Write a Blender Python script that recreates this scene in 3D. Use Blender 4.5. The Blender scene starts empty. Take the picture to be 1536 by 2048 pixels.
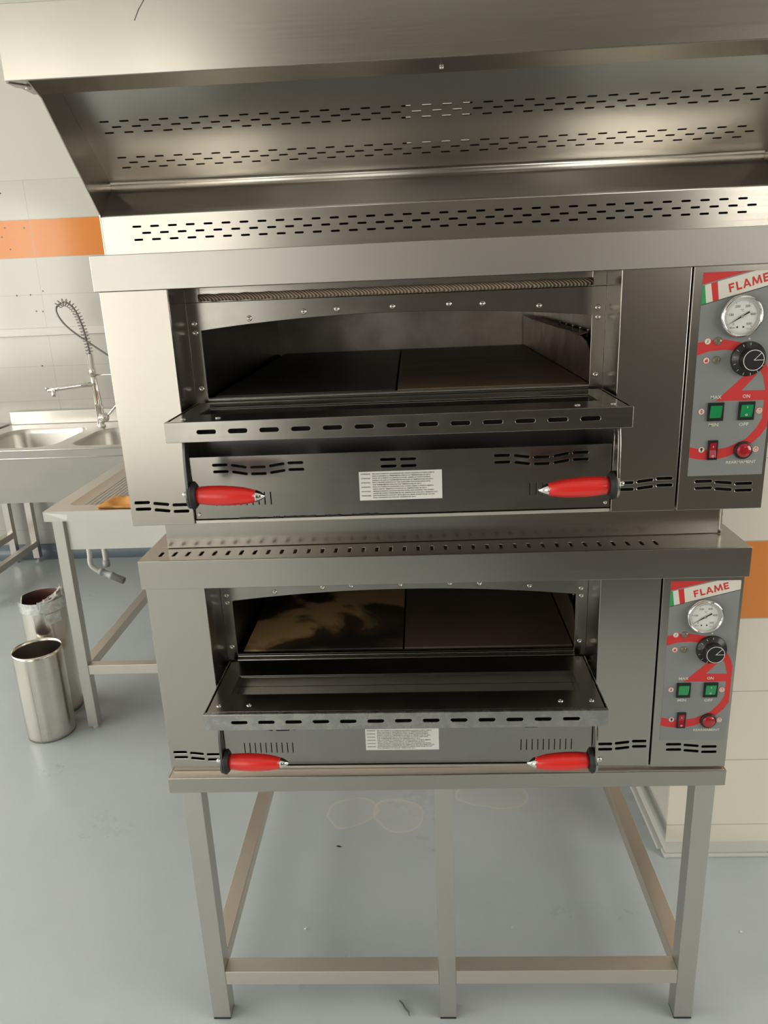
import bpy, bmesh, math, random
from mathutils import Vector, Matrix, noise
from mathutils.geometry import delaunay_2d_cdt

random.seed(7)
SC = bpy.context.scene
COL = SC.collection
ZF = 0.6755            # height of the oven stand top above the floor
W = 1.15               # oven width

# ------------------------------------------------------------------ camera
cam_data = bpy.data.cameras.new('camera')
cam = bpy.data.objects.new('camera', cam_data)
COL.objects.link(cam)
Rr = (0.9986223, 0.03248056, -0.0412131)
Rf = (-0.04316104, 0.95511099, -0.29308722)
Ru = (0.02984345, 0.29446223, 0.95519703)
cam.matrix_world = Matrix(((Rr[0], Ru[0], -Rf[0], 0.53649651),
                           (Rr[1], Ru[1], -Rf[1], -1.35321435),
                           (Rr[2], Ru[2], -Rf[2], 0.97867154 + ZF),
                           (0, 0, 0, 1)))
cam_data.sensor_fit = 'HORIZONTAL'
cam_data.sensor_width = 36
cam_data.lens = 36 * 1511.848 / 1536
cam_data.clip_start = 0.02
SC.camera = cam

# ------------------------------------------------------------------ light, exposure
SC.view_settings.view_transform = 'Standard'
SC.view_settings.look = 'None'
SC.view_settings.gamma = 1
SC.view_settings.use_curve_mapping = False
SC.view_settings.exposure = 0.34
SC.cycles.max_bounces = 10
SC.cycles.diffuse_bounces = 5
SC.cycles.glossy_bounces = 6
SC.cycles.sample_clamp_indirect = 6
SC.cycles.caustics_reflective = False

world = bpy.data.worlds.new('overcast_sky')
SC.world = world
world.use_nodes = True
bg = world.node_tree.nodes['Background']
bg.inputs['Color'].default_value = (1.0, 0.965, 0.91, 1)
bg.inputs['Strength'].default_value = 6.0

RX0, RX1, RY0, RY1, RZ = -4.2, 3.6, -4.2, 3.26, 3.3     # room
# window openings: wall, a0, a1, z0, z1
WIN = [('front', -2.45, -0.62, 0.30, 3.15),
       ('front', 2.75, 3.30, 1.70, 2.70),
       ('left', -3.4, 2.4, 0.8, 2.8),  # added, unseen: brightens the sink area and the left floor
       ('right', -2.7, -0.2, 0.9, 2.6)]  # added, unseen: brightens the tiled pier


def portal(name, loc, rot, sx, sy):
    l = bpy.data.lights.new(name, 'AREA')
    l.shape = 'RECTANGLE'
    l.size, l.size_y = sx, sy
    l.cycles.is_portal = True
    o = bpy.data.objects.new(name, l)
    o.location = loc
    o.rotation_euler = rot
    COL.objects.link(o)


for w_ in WIN:
    s_, a0, a1, z0, z1 = w_
    if s_ == 'front':
        portal('window_daylight', ((a0 + a1) / 2, RY0 - 0.02, (z0 + z1) / 2), (math.radians(90), 0, 0), a1 - a0, z1 - z0)
    elif s_ == 'right':
        portal('window_daylight', (RX1 + 0.02, (a0 + a1) / 2, (z0 + z1) / 2), (math.radians(90), 0, math.radians(90)), a1 - a0, z1 - z0)
    else:
        portal('window_daylight', (RX0 - 0.02, (a0 + a1) / 2, (z0 + z1) / 2), (math.radians(90), 0, math.radians(-90)), a1 - a0, z1 - z0)


# ------------------------------------------------------------------ materials
def new_mat(name):
    m = bpy.data.materials.new(name)
    m.use_nodes = True
    nt = m.node_tree
    return m, nt, nt.nodes['Principled BSDF']


def plain(name, col, rough=0.5, metal=0.0, coat=0.0, spec=None):
    m, nt, b = new_mat(name)
    b.inputs['Base Color'].default_value = (*col, 1)
    b.inputs['Roughness'].default_value = rough
    b.inputs['Metallic'].default_value = metal
    b.inputs['Coat Weight'].default_value = coat
    if spec is not None:
        b.inputs['Specular IOR Level'].default_value = spec
    return m


def N(nt, t, **kw):
    n = nt.nodes.new(t)
    for k, v in kw.items():
        setattr(n, k, v)
    return n


def ramp(nt, fac, stops):
    r = N(nt, 'ShaderNodeValToRGB')
    el = r.color_ramp.elements
    while len(el) < len(stops):
        el.new(0.5)
    for e, (p, c) in zip(el, stops):
        e.position = p
        e.color = (*c, 1) if len(c) == 3 else c
    nt.links.new(fac, r.inputs[0])
    return r.outputs[0]


def steel(name, col=(0.60, 0.575, 0.54), rough=0.26, axis='X', stain=0.12, stain_col=(0.42, 0.37, 0.31), stain_scale=5, bump=0.02):
    """brushed stainless steel; axis = direction of the grain"""
    m, nt, b = new_mat(name)
    L = nt.links
    tc = N(nt, 'ShaderNodeTexCoord')
    mp = N(nt, 'ShaderNodeMapping')
    L.new(tc.outputs['Object'], mp.inputs[0])
    hi, lo = 420, 6
    mp.inputs['Scale'].default_value = {'X': (lo, hi, hi), 'Y': (hi, lo, hi), 'Z': (hi, hi, lo)}[axis]
    n1 = N(nt, 'ShaderNodeTexNoise')
    n1.inputs['Scale'].default_value = 1.0
    n1.inputs['Detail'].default_value = 3
    L.new(mp.outputs[0], n1.inputs['Vector'])
    n2 = N(nt, 'ShaderNodeTexNoise')
    n2.inputs['Scale'].default_value = stain_scale
    n2.inputs['Detail'].default_value = 8
    n2.inputs['Roughness'].default_value = 0.65
    L.new(tc.outputs['Object'], n2.inputs['Vector'])
    st = ramp(nt, n2.outputs[0], [(0.40, (0, 0, 0)), (0.85, (stain, stain, stain))])
    mix = N(nt, 'ShaderNodeMix', data_type='RGBA')
    L.new(st, mix.inputs[0])
    mix.inputs[6].default_value = (*col, 1)
    mix.inputs[7].default_value = (*stain_col, 1)
    L.new(mix.outputs[2], b.inputs['Base Color'])
    b.inputs['Metallic'].default_value = 1
    rr = N(nt, 'ShaderNodeMath', operation='MULTIPLY_ADD')
    L.new(n1.outputs[0], rr.inputs[0])
    rr.inputs[1].default_value = 0.06
    rr.inputs[2].default_value = rough - 0.03
    ra = N(nt, 'ShaderNodeMath', operation='MULTIPLY_ADD')
    L.new(st, ra.inputs[0])
    ra.inputs[1].default_value = 0.22
    L.new(rr.outputs[0], ra.inputs[2])
    L.new(ra.outputs[0], b.inputs['Roughness'])
    bp = N(nt, 'ShaderNodeBump')
    bp.inputs['Strength'].default_value = bump
    bp.inputs['Distance'].default_value = 0.001
    L.new(n1.outputs[0], bp.inputs['Height'])
    # slight waviness of the sheet
    n3 = N(nt, 'ShaderNodeTexNoise')
    n3.inputs['Scale'].default_value = 3.2
    n3.inputs['Detail'].default_value = 1
    L.new(tc.outputs['Object'], n3.inputs['Vector'])
    bp2 = N(nt, 'ShaderNodeBump')
    bp2.inputs['Strength'].default_value = 0.12
    bp2.inputs['Distance'].default_value = 0.012
    L.new(n3.outputs[0], bp2.inputs['Height'])
    L.new(bp2.outputs[0], b.inputs['Normal'])
    return m


STEEL = steel('brushed_steel_horizontal', col=(0.45,0.425,0.39), rough=0.22)
STEEL_V = steel('brushed_steel_vertical', col=(0.45,0.425,0.385), axis='Z', rough=0.22)
STEEL_FILM = steel('filmed_matt_steel', col=(0.57, 0.545, 0.515), rough=0.36, stain=0.10)
STEEL_H = steel('hood_steel', col=(0.56, 0.53, 0.485), rough=0.21, stain=0.12)
STEEL_PERF = steel('hood_perforated_steel', col=(0.50, 0.475, 0.435), rough=0.30, stain=0.15)
STEEL_SOIL = steel('soiled_steel', col=(0.33, 0.32, 0.295), rough=0.20, stain=0.35, stain_col=(0.28, 0.25, 0.21), stain_scale=16)
STEEL_DOOR = steel('spattered_steel', col=(0.36, 0.35, 0.33), rough=0.22, stain=0.85, stain_col=(0.62, 0.60, 0.56), stain_scale=28)
STEEL_LEG = steel('tube_steel', col=(0.60, 0.575, 0.54), rough=0.33, stain=0.15, axis='Z')
STEEL_RAIL = steel('rail_steel', col=(0.72, 0.67, 0.61), rough=0.45, stain=0.15)
STEEL_SINK = steel('sink_steel', col=(0.66, 0.64, 0.61), rough=0.32, stain=0.2)
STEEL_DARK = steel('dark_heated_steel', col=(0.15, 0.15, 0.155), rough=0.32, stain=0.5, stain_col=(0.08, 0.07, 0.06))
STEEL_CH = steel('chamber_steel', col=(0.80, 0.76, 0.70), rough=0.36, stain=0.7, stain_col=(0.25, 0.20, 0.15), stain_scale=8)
GUARD = steel('scorched_guard_steel', col=(0.42, 0.35, 0.28), rough=0.36, stain=0.9, stain_col=(0.26, 0.13, 0.06), stain_scale=14, axis='Y')
STEEL_APRON = steel('apron_steel', col=(0.36, 0.345, 0.325), rough=0.34, stain=0.3, stain_col=(0.5, 0.48, 0.45))
CHROME = plain('chrome', (0.80, 0.79, 0.77), 0.09, 1)
ZINC = plain('zinc_screw', (0.66, 0.65, 0.60), 0.25, 1)
BLACK = plain('black_plastic', (0.012, 0.012, 0.013), 0.35)
RUBBER = plain('black_rubber', (0.016, 0.016, 0.018), 0.55)
VOID = plain('dark_cavity_lining', (0.02, 0.02, 0.02), 0.8)  # dark sheets behind the slots paint in the shade of the hollow body
RED = plain('red_lacquer', (0.80, 0.028, 0.022), 0.28, coat=0.3)
WHITE = plain('white_print', (0.88, 0.86, 0.82), 0.5)
INK = plain('black_print', (0.03, 0.03, 0.03), 0.6)
P_RED = plain('panel_red_print', (0.60, 0.035, 0.035), 0.42)
P_GREY = plain('panel_grey_print', (0.235, 0.25, 0.245), 0.42)
P_WHITE = plain('panel_white_print', (0.72, 0.69, 0.61), 0.42)
P_GREEN = plain('panel_green_print', (0.03, 0.33, 0.10), 0.42)
P_DARK = plain('panel_dark_print', (0.06, 0.065, 0.065), 0.42)
GREEN_L = plain('green_switch_plastic', (0.01, 0.27, 0.085), 0.2, coat=0.5)
RED_L = plain('red_switch_plastic', (0.38, 0.01, 0.02), 0.2, coat=0.5)
LENS = plain('unlit_lamp_lens', (0.17, 0.14, 0.09), 0.12, coat=0.6)
DIAL = plain('dial_white', (0.74, 0.74, 0.71), 0.35, coat=0.4)
PVC_W = plain('white_hose_plastic', (0.72, 0.71, 0.66), 0.45)
PVC_G = plain('grey_pipe_plastic', (0.42, 0.43, 0.43), 0.45)
HOLE = plain('dark_hole', (0.03, 0.025, 0.02), 0.9)
def glass_mat(name, t):
    m = bpy.data.materials.new(name)
    m.use_nodes = True
    nt = m.node_tree
    nt.nodes.clear()
    o = nt.nodes.new('ShaderNodeOutputMaterial')
    a = nt.nodes.new('ShaderNodeBsdfTransparent')
    a.inputs[0].default_value = (t, t, t * 0.98, 1)
    g = nt.nodes.new('ShaderNodeBsdfGlossy')
    g.inputs['Roughness'].default_value = 0.03
    mx = nt.nodes.new('ShaderNodeMixShader')
    mx.inputs[0].default_value = 0.06
    nt.links.new(a.outputs[0], mx.inputs[1])
    nt.links.new(g.outputs[0], mx.inputs[2])
    nt.links.new(mx.outputs[0], o.inputs[0])
    return m


TINTED = glass_mat('tinted_window_glass', 0.63)  # tint added to dim the unseen front pane in the steel's reflections
CLEAR = glass_mat('clear_window_glass', 0.92)
SHADE_METAL = plain('window_frame_paint', (0.75, 0.75, 0.74), 0.4)


def noisy(name, stops, scale=4, rough=0.5, detail=8, bump=0.0, stretch=(1, 1, 1), metal=0, distortion=0.0):
    m, nt, b = new_mat(name)
    tc = N(nt, 'ShaderNodeTexCoord')
    mp = N(nt, 'ShaderNodeMapping')
    mp.inputs['Scale'].default_value = stretch
    nt.links.new(tc.outputs['Object'], mp.inputs[0])
    n = N(nt, 'ShaderNodeTexNoise')
    n.inputs['Scale'].default_value = scale
    n.inputs['Detail'].default_value = detail
    n.inputs['Distortion'].default_value = distortion
    nt.links.new(mp.outputs[0], n.inputs['Vector'])
    nt.links.new(ramp(nt, n.outputs[0], stops), b.inputs['Base Color'])
    b.inputs['Roughness'].default_value = rough
    b.inputs['Metallic'].default_value = metal
    if bump:
        bp = N(nt, 'ShaderNodeBump')
        bp.inputs['Strength'].default_value = bump
        bp.inputs['Distance'].default_value = 0.002
        nt.links.new(n.outputs[0], bp.inputs['Height'])
        nt.links.new(bp.outputs[0], b.inputs['Normal'])
    return m


STONE_DARK = noisy('dark_baked_stone', [(0.3, (0.075, 0.050, 0.028)), (0.6, (0.17, 0.115, 0.062)), (0.8, (0.09, 0.065, 0.042))], 5, 0.42, stretch=(1, 2.5, 1))
STONE_BLACK = noisy('black_baked_stone', [(0.3, (0.018, 0.017, 0.016)), (0.7, (0.038, 0.034, 0.030))], 6, 0.4)
STONE_TAN = noisy('scorched_tan_stone', [(0.40, (0.012, 0.009, 0.006)), (0.50, (0.06, 0.04, 0.02)), (0.56, (0.55, 0.34, 0.15)), (0.8, (0.68, 0.46, 0.22))], 4.2, 0.6, distortion=0.6)
STONE_BROWN = noisy('brown_baked_stone', [(0.3, (0.06, 0.043, 0.032)), (0.7, (0.13, 0.09, 0.066))], 3, 0.4)
CLOTH = noisy('orange_cloth', [(0.3, (0.62, 0.27, 0.07)), (0.7, (0.80, 0.40, 0.13))], 30, 0.85, bump=0.5)
FOIL = noisy('crinkled_foil', [(0.3, (0.62, 0.62, 0.61)), (0.7, (0.88, 0.88, 0.86))], 60, 0.28, bump=1.0, metal=1)
CAN = steel('canister_steel', col=(0.68, 0.65, 0.60), rough=0.22, axis='Z', stain=0.45, stain_col=(0.50, 0.42, 0.32), stain_scale=6)
RUST = noisy('sooty_canister_inside', [(0.35, (0.05, 0.03, 0.025)), (0.7, (0.16, 0.05, 0.04))], 8, 0.7)

# rope gasket
ROPE, _nt, _b = new_mat('woven_glass_rope')
_tc = N(_nt, 'ShaderNodeTexCoord')
_w = N(_nt, 'ShaderNodeTexWave', wave_type='BANDS', bands_direction='DIAGONAL')
_w.inputs['Scale'].default_value = 95
_w.inputs['Distortion'].default_value = 1.5
_nt.links.new(_tc.outputs['Object'], _w.inputs['Vector'])
_nt.links.new(ramp(_nt, _w.outputs[0], [(0.1, (0.16, 0.10, 0.06)), (0.7, (0.62, 0.50, 0.38))]), _b.inputs['Base Color'])
_bp = N(_nt, 'ShaderNodeBump')
_bp.inputs['Strength'].default_value = 0.8
_bp.inputs['Distance'].default_value = 0.002
_nt.links.new(_w.outputs[0], _bp.inputs['Height'])
_nt.links.new(_bp.outputs[0], _b.inputs['Normal'])
_b.inputs['Roughness'].default_value = 0.8


def tile_mat(name, hx, hz, offx, offz, orange, white, oz0, oz1, grout, top=None, axis='X', holes=()):
    """wall tiles hx wide and hz high with one orange course between oz0 and oz1; painted above top"""
    m, nt, b = new_mat(name)
    L = nt.links
    tc = N(nt, 'ShaderNodeTexCoord')
    sp = N(nt, 'ShaderNodeSeparateXYZ')
    L.new(tc.outputs['Object'], sp.inputs[0])

    def mth(op, a, bb, c=None):
        n = N(nt, 'ShaderNodeMath', operation=op)
        for i, v in enumerate((a, bb, c)):
            if v is None:
                continue
            if isinstance(v, (int, float)):
                n.inputs[i].default_value = v
            else:
                L.new(v, n.inputs[i])
        return n.outputs[0]
    X = sp.outputs[axis]
    Z = sp.outputs['Z']

    def line(v, off, step, wd):
        f = mth('SUBTRACT', v, off)
        f = mth('DIVIDE', f, step)
        f = mth('FRACT', f, 0)
        f = mth('MULTIPLY', f, step)
        a = mth('LESS_THAN', f, wd)
        c = mth('GREATER_THAN', f, step - wd)
        return mth('MAXIMUM', a, c)
    gl = mth('MAXIMUM', line(X, offx, hx, 0.0013), line(Z, offz, hz, 0.0013))
    if top is not None:
        gl = mth('MULTIPLY', gl, mth('LESS_THAN', Z, top + 0.003))
    org = mth('MULTIPLY', mth('GREATER_THAN', Z, oz0), mth('LESS_THAN', Z, oz1))
    mx = N(nt, 'ShaderNodeMix', data_type='RGBA')
    L.new(org, mx.inputs[0])
    mx.inputs[6].default_value = (*white, 1)
    mx.inputs[7].default_value = (*orange, 1)
    mx2 = N(nt, 'ShaderNodeMix', data_type='RGBA')
    L.new(gl, mx2.inputs[0])
    L.new(mx.outputs[2], mx2.inputs[6])
    mx2.inputs[7].default_value = (*grout, 1)
    out = mx2.outputs[2]
    if holes:
        hh = None
        for (hx_, hz_) in holes:
            dx = mth('SUBTRACT', X, hx_)
            dz = mth('SUBTRACT', Z, hz_)
            dd = mth('ADD', mth('MULTIPLY', dx, dx), mth('MULTIPLY', dz, dz))
            k = mth('LESS_THAN', dd, 0.0050 ** 2)
            hh = k if hh is None else mth('MAXIMUM', hh, k)
        mx3 = N(nt, 'ShaderNodeMix', data_type='RGBA')
        L.new(hh, mx3.inputs[0])
        L.new(out, mx3.inputs[6])
        mx3.inputs[7].default_value = (0.10, 0.075, 0.05, 1)
        out = mx3.outputs[2]
    L.new(out, b.inputs['Base Color'])
    if top is not None:
        r = mth('MULTIPLY_ADD', mth('GREATER_THAN', Z, top), 0.45, 0.12)
        L.new(r, b.inputs['Roughness'])
    else:
        b.inputs['Roughness'].default_value = 0.14
    bp = N(nt, 'ShaderNodeBump')
    bp.inputs['Strength'].default_value = 0.35
    bp.inputs['Distance'].default_value = 0.001
    bp.invert = True
    L.new(gl, bp.inputs['Height'])
    L.new(bp.outputs[0], b.inputs['Normal'])
    return m


ORANGE = (0.80, 0.27, 0.055)
TILE_BACK = tile_mat('white_and_orange_wall_tiles', 0.6, 0.2095, -1.6550, 1.2330 + ZF - 6 * 0.2095 - 0.0440, ORANGE, (0.64, 0.625, 0.575),
                     1.1885 + ZF, 1.3985 + ZF, (0.50, 0.48, 0.43), top=1.608 + ZF,
                     holes=[(-1.643, 0.9997 + ZF), (-1.722, 0.9806 + ZF), (-1.703, 0.886 + ZF), (-1.664, 0.883 + ZF), (-1.724, 0.563 + ZF), (-1.805, 0.980 + ZF),
                            (-1.807, 1.359 + ZF), (-1.833, 1.309 + ZF), (-1.797, 1.545 + ZF), (-1.692, 1.354 + ZF), (-1.795, 1.240 + ZF)])
TILE_PILLAR = tile_mat('white_and_orange_pillar_tiles', 0.6, 0.2165, 1.9, 0.0885 + ZF - 4 * 0.2165, ORANGE, (0.84, 0.78, 0.68),
                       0.0885 + ZF, 0.305 + ZF, (0.52, 0.49, 0.43), top=2.6)
TILE_PILLAR_S = tile_mat('white_side_tiles', 0.6, 0.2165, 0.78, 0.0885 + ZF - 4 * 0.2165, ORANGE, (0.76, 0.73, 0.66),
                         0.0885 + ZF, 0.305 + ZF, (0.52, 0.49, 0.43), top=2.6, axis='Y')
PAINT = plain('cream_wall_paint', (0.62, 0.60, 0.56), 0.6)
PAINT_DARK = plain('brown_wall_paint', (0.13, 0.118, 0.10), 0.6)
CEIL = plain('ceiling_paint', (0.70, 0.69, 0.66), 0.7)
COVE_W = plain('white_cove_trim', (0.66, 0.66, 0.62), 0.4)


def floor_mat():
    m, nt, b = new_mat('blue_grey_resin_floor')
    L = nt.links
    tc = N(nt, 'ShaderNodeTexCoord')
    n1 = N(nt, 'ShaderNodeTexNoise')
    n1.inputs['Scale'].default_value = 2.2
    n1.inputs['Detail'].default_value = 9
    n1.inputs['Roughness'].default_value = 0.65
    L.new(tc.outputs['Object'], n1.inputs['Vector'])
    c = ramp(nt, n1.outputs[0], [(0.30, (0.49, 0.55, 0.57)), (0.50, (0.53, 0.59, 0.605)), (0.70, (0.57, 0.61, 0.615)), (0.85, (0.62, 0.63, 0.61))])
    n2 = N(nt, 'ShaderNodeTexNoise')
    n2.inputs['Scale'].default_value = 330
    n2.inputs['Detail'].default_value = 2
    L.new(tc.outputs['Object'], n2.inputs['Vector'])
    sp = ramp(nt, n2.outputs[0], [(0.60, (0, 0, 0)), (0.78, (0.5, 0.5, 0.5))])
    mx = N(nt, 'ShaderNodeMix', data_type='RGBA')
    L.new(sp, mx.inputs[0])
    L.new(c, mx.inputs[6])
    mx.inputs[7].default_value = (0.68, 0.69, 0.67, 1)
    # dried ring stains below the oven and a few pale scuffs
    n3 = N(nt, 'ShaderNodeTexNoise')
    n3.inputs['Scale'].default_value = 5
    L.new(tc.outputs['Object'], n3.inputs['Vector'])
    mpv = N(nt, 'ShaderNodeVectorMath', operation='MULTIPLY_ADD')
    L.new(n3.outputs['Color'], mpv.inputs[0])
    mpv.inputs[1].default_value = (0.10, 0.10, 0)
    L.new(tc.outputs['Object'], mpv.inputs[2])
    out = mx.outputs[2]
    for (cx, cy, rx, ry) in ((0.30, 0.72, 0.085, 0.075), (0.44, 0.70, 0.075, 0.09), (0.76, 0.78, 0.12, 0.07)):
        s = N(nt, 'ShaderNodeVectorMath', operation='SUBTRACT')
        L.new(mpv.outputs[0], s.inputs[0])
        s.inputs[1].default_value = (cx + 0.05, cy + 0.05, 0)
        d = N(nt, 'ShaderNodeVectorMath', operation='DIVIDE')
        L.new(s.outputs[0], d.inputs[0])
        d.inputs[1].default_value = (rx, ry, 1e6)
        ln = N(nt, 'ShaderNodeVectorMath', operation='LENGTH')
        L.new(d.outputs[0], ln.inputs[0])
        rg = ramp(nt, ln.outputs['Value'], [(0.0, (0.08, 0.08, 0.08)), (0.88, (0.14, 0.14, 0.14)), (0.95, (0.75, 0.75, 0.75)), (1.0, (0, 0, 0))])
        m3 = N(nt, 'ShaderNodeMix', data_type='RGBA')
        L.new(rg, m3.inputs[0])
        L.new(out, m3.inputs[6])
        m3.inputs[7].default_value = (0.74, 0.70, 0.62, 1)
        out = m3.outputs[2]
    L.new(out, b.inputs['Base Color'])
    rr = ramp(nt, n1.outputs[0], [(0.3, (0.24, 0.24, 0.24)), (0.7, (0.40, 0.40, 0.40))])
    L.new(rr, b.inputs['Roughness'])
    bp = N(nt, 'ShaderNodeBump')
    bp.inputs['Strength'].default_value = 0.12
    bp.inputs['Distance'].default_value = 0.001
    L.new(n2.outputs[0], bp.inputs['Height'])
    L.new(bp.outputs[0], b.inputs['Normal'])
    return m


FLOOR = floor_mat()
COVE_B = plain('blue_grey_cove', (0.20, 0.24, 0.29), 0.3)


# ------------------------------------------------------------------ mesh building
class MB:
    def __init__(s):
        s.v, s.f, s.m, s.sm, s.mats = [], [], [], [], []

    def mi(s, mat):
        if mat not in s.mats:
            s.mats.append(mat)
        return s.mats.index(mat)

    def add(s, verts, faces, mat, smooth=False):
        o = len(s.v)
        k = s.mi(mat)
        s.v += [tuple(p) for p in verts]
        for f in faces:
            s.f.append(tuple(o + i for i in f))
            s.m.append(k)
            s.sm.append(smooth)
        return s

    def box(s, x0, x1, y0, y1, z0, z1, mat):
        v = [(x, y, z) for x in (x0, x1) for y in (y0, y1) for z in (z0, z1)]
        return s.add(v, [(0, 1, 3, 2), (4, 6, 7, 5), (0, 4, 5, 1), (2, 3, 7, 6), (0, 2, 6, 4), (1, 5, 7, 3)], mat)

    def prism(s, poly, origin, U, V, D, mat, smooth=False):
        """2D polygon swept along vector D"""
        O, U, V, D = Vector(origin), Vector(U), Vector(V), Vector(D)
        n = len(poly)
        a = [O + U * p[0] + V * p[1] for p in poly]
        b = [q + D for q in a]
        s.add(a + b, [tuple(range(n)), tuple(range(2 * n - 1, n - 1, -1))], mat)
        o = len(s.v) - 2 * n
        k = s.mi(mat)
        for i in range(n):
            j = (i + 1) % n
            s.f.append((o + i, o + n + i, o + n + j, o + j))
            s.m.append(k)
            s.sm.append(smooth)
        return s

    def plate(s, outer, holes, origin, U, V, D, mat):
        """sheet with real holes: outer and holes are 2D loops, D is the thickness vector"""
        loops = [outer] + list(holes)
        pts, edges = [], []
        for lp in loops:
            b = len(pts)
            pts += [Vector(p) for p in lp]
            edges += [(b + i, b + (i + 1) % len(lp)) for i in range(len(lp))]
        vs, es, fs, *_ = delaunay_2d_cdt(pts, edges, [], 0, 1e-7)

        def inside(p, lp):
            c = False
            j = len(lp) - 1
            for i in range(len(lp)):
                xi, yi = lp[i]
                xj, yj = lp[j]
                if (yi > p[1]) != (yj > p[1]) and p[0] < (xj - xi) * (p[1] - yi) / (yj - yi) + xi:
                    c = not c
                j = i
            return c
        boxes = [(min(q[0] for q in h), max(q[0] for q in h), min(q[1] for q in h), max(q[1] for q in h)) for h in holes]
        keep = []
        for f in fs:
            c = sum((vs[i] for i in f), Vector((0, 0))) / len(f)
            if not inside(c, outer):
                continue
            if any(bx[0] <= c[0] <= bx[1] and bx[2] <= c[1] <= bx[3] and inside(c, h) for bx, h in zip(boxes, holes)):
                continue
            keep.append(tuple(f))
        O, U, V, D = Vector(origin), Vector(U), Vector(V), Vector(D)
        a = [O + U * p[0] + V * p[1] for p in vs]
        n = len(a)
        bnd = {}
        for f in keep:
            for i in range(len(f)):
                e = (f[i], f[(i + 1) % len(f)])
                key = tuple(sorted(e))
                bnd[key] = None if key in bnd else e
        side = [(e[1], e[0], e[0] + n, e[1] + n) for e in bnd.values() if e]
        return s.add(a + [q + D for q in a], keep + [tuple(i + n for i in reversed(f)) for f in keep] + side, mat)

    def lathe(s, prof, origin, axis, mat, seg=32, smooth=True, caps=True):
        """prof: (distance along axis, radius)"""
        O, A = Vector(origin), Vector(axis).normalized()
        U = A.orthogonal().normalized()
        Vv = A.cross(U)
        v, f = [], []
        for (h, r) in prof:
            for k in range(seg):
                t = 2 * math.pi * k / seg
                v.append(O + A * h + (U * math.cos(t) + Vv * math.sin(t)) * max(r, 1e-5))
        for i in range(len(prof) - 1):
            for k in range(seg):
                j = (k + 1) % seg
                f.append((i * seg + k, i * seg + j, (i + 1) * seg + j, (i + 1) * seg + k))
        s.add(v, f, mat, smooth)
        if caps:
            o = len(s.v) - len(v)
            kk = s.mi(mat)
            for ring in (0, len(prof) - 1):
                s.f.append(tuple(o + ring * seg + k for k in range(seg)))
                s.m.append(kk)
                s.sm.append(False)
        return s

    def tube(s, pts, r, mat, seg=10, closed_caps=True):
        pts = [Vector(p) for p in pts]
        rs = r if isinstance(r, (list, tuple)) else [r] * len(pts)
        v, f = [], []
        U = None
        for i, p in enumerate(pts):
            d = (pts[min(i + 1, len(pts) - 1)] - pts[max(i - 1, 0)]).normalized()
            U = d.orthogonal().normalized() if U is None else (U - d * U.dot(d)).normalized()
            Vv = d.cross(U)
            for k in range(seg):
                t = 2 * math.pi * k / seg
                v.append(p + (U * math.cos(t) + Vv * math.sin(t)) * rs[i])
        for i in range(len(pts) - 1):
            for k in range(seg):
                j = (k + 1) % seg
                f.append((i * seg + k, i * seg + j, (i + 1) * seg + j, (i + 1) * seg + k))
        s.add(v, f, mat, True)
        if closed_caps:
            o = len(s.v) - len(v)
            kk = s.mi(mat)
            for ring in (0, len(pts) - 1):
                s.f.append(tuple(o + ring * seg + k for k in range(seg)))
                s.m.append(kk)
                s.sm.append(False)
        return s

    def text(s, string, size, origin, U, V, mat, align='CENTER', bold=0.0, width=None, depth=0.0):
        """lettering laid on the plane origin + U,V"""
        cu = bpy.data.curves.new('lettering', 'FONT')
        cu.body = string
        cu.size = size
        cu.align_x = align
        cu.align_y = 'CENTER'
        cu.offset = bold
        cu.resolution_u = 2
        ob = bpy.data.objects.new('lettering', cu)
        me = bpy.data.meshes.new_from_object(ob)
        O, U, V = Vector(origin), Vector(U), Vector(V)
        sx = 1.0
        if width and len(me.vertices):
            xs = [q.co.x for q in me.vertices]
            sx = width / max(1e-6, max(xs) - min(xs))
        if len(me.vertices):
            vs = [O + U * (q.co.x * sx) + V * q.co.y for q in me.vertices]
            s.add(vs, [tuple(p.vertices) for p in me.polygons], mat)
        bpy.data.meshes.remove(me)
        bpy.data.objects.remove(ob)
        bpy.data.curves.remove(cu)
        return s

    def build(s, name, parent=None, off=(0, 0, 0), bevel=0.0, seg=2, weld=False, recalc=True):
        me = bpy.data.meshes.new(name)
        me.from_pydata([(p[0] - off[0], p[1] - off[1], p[2] - off[2]) for p in s.v], [], s.f)
        for m in s.mats:
            me.materials.append(m)
        me.polygons.foreach_set('material_index', s.m)
        me.polygons.foreach_set('use_smooth', s.sm)
        if recalc:
            bm = bmesh.new()
            bm.from_mesh(me)
            if weld:
                bmesh.ops.remove_doubles(bm, verts=bm.verts, dist=1e-5)
            bmesh.ops.recalc_face_normals(bm, faces=bm.faces)
            bm.to_mesh(me)
            bm.free()
        me.update()
        o = bpy.data.objects.new(name, me)
        COL.objects.link(o)
        if parent is not None:
            o.parent = parent
        if bevel:
            b = o.modifiers.new('bevel', 'BEVEL')
            b.width = bevel
            b.segments = seg
            b.limit_method = 'ANGLE'
            b.angle_limit = math.radians(50)
            b.harden_normals = False
        return o


def capsule(cx, cz, length, h, ang=0.0, n=6):
    r = h / 2
    L = length / 2 - r
    pts = []
    for k in range(n + 1):
        t = -math.pi / 2 + math.pi * k / n
        pts.append((L + r * math.cos(t), r * math.sin(t)))
    for k in range(n + 1):
        t = math.pi / 2 + math.pi * k / n
        pts.append((-L + r * math.cos(t), r * math.sin(t)))
    c, s_ = math.cos(ang), math.sin(ang)
    return [(cx + x * c - y * s_, cz + x * s_ + y * c) for x, y in pts]


def rect(x0, x1, z0, z1):
    return [(x0, z0), (x1, z0), (x1, z1), (x0, z1)]


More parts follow.
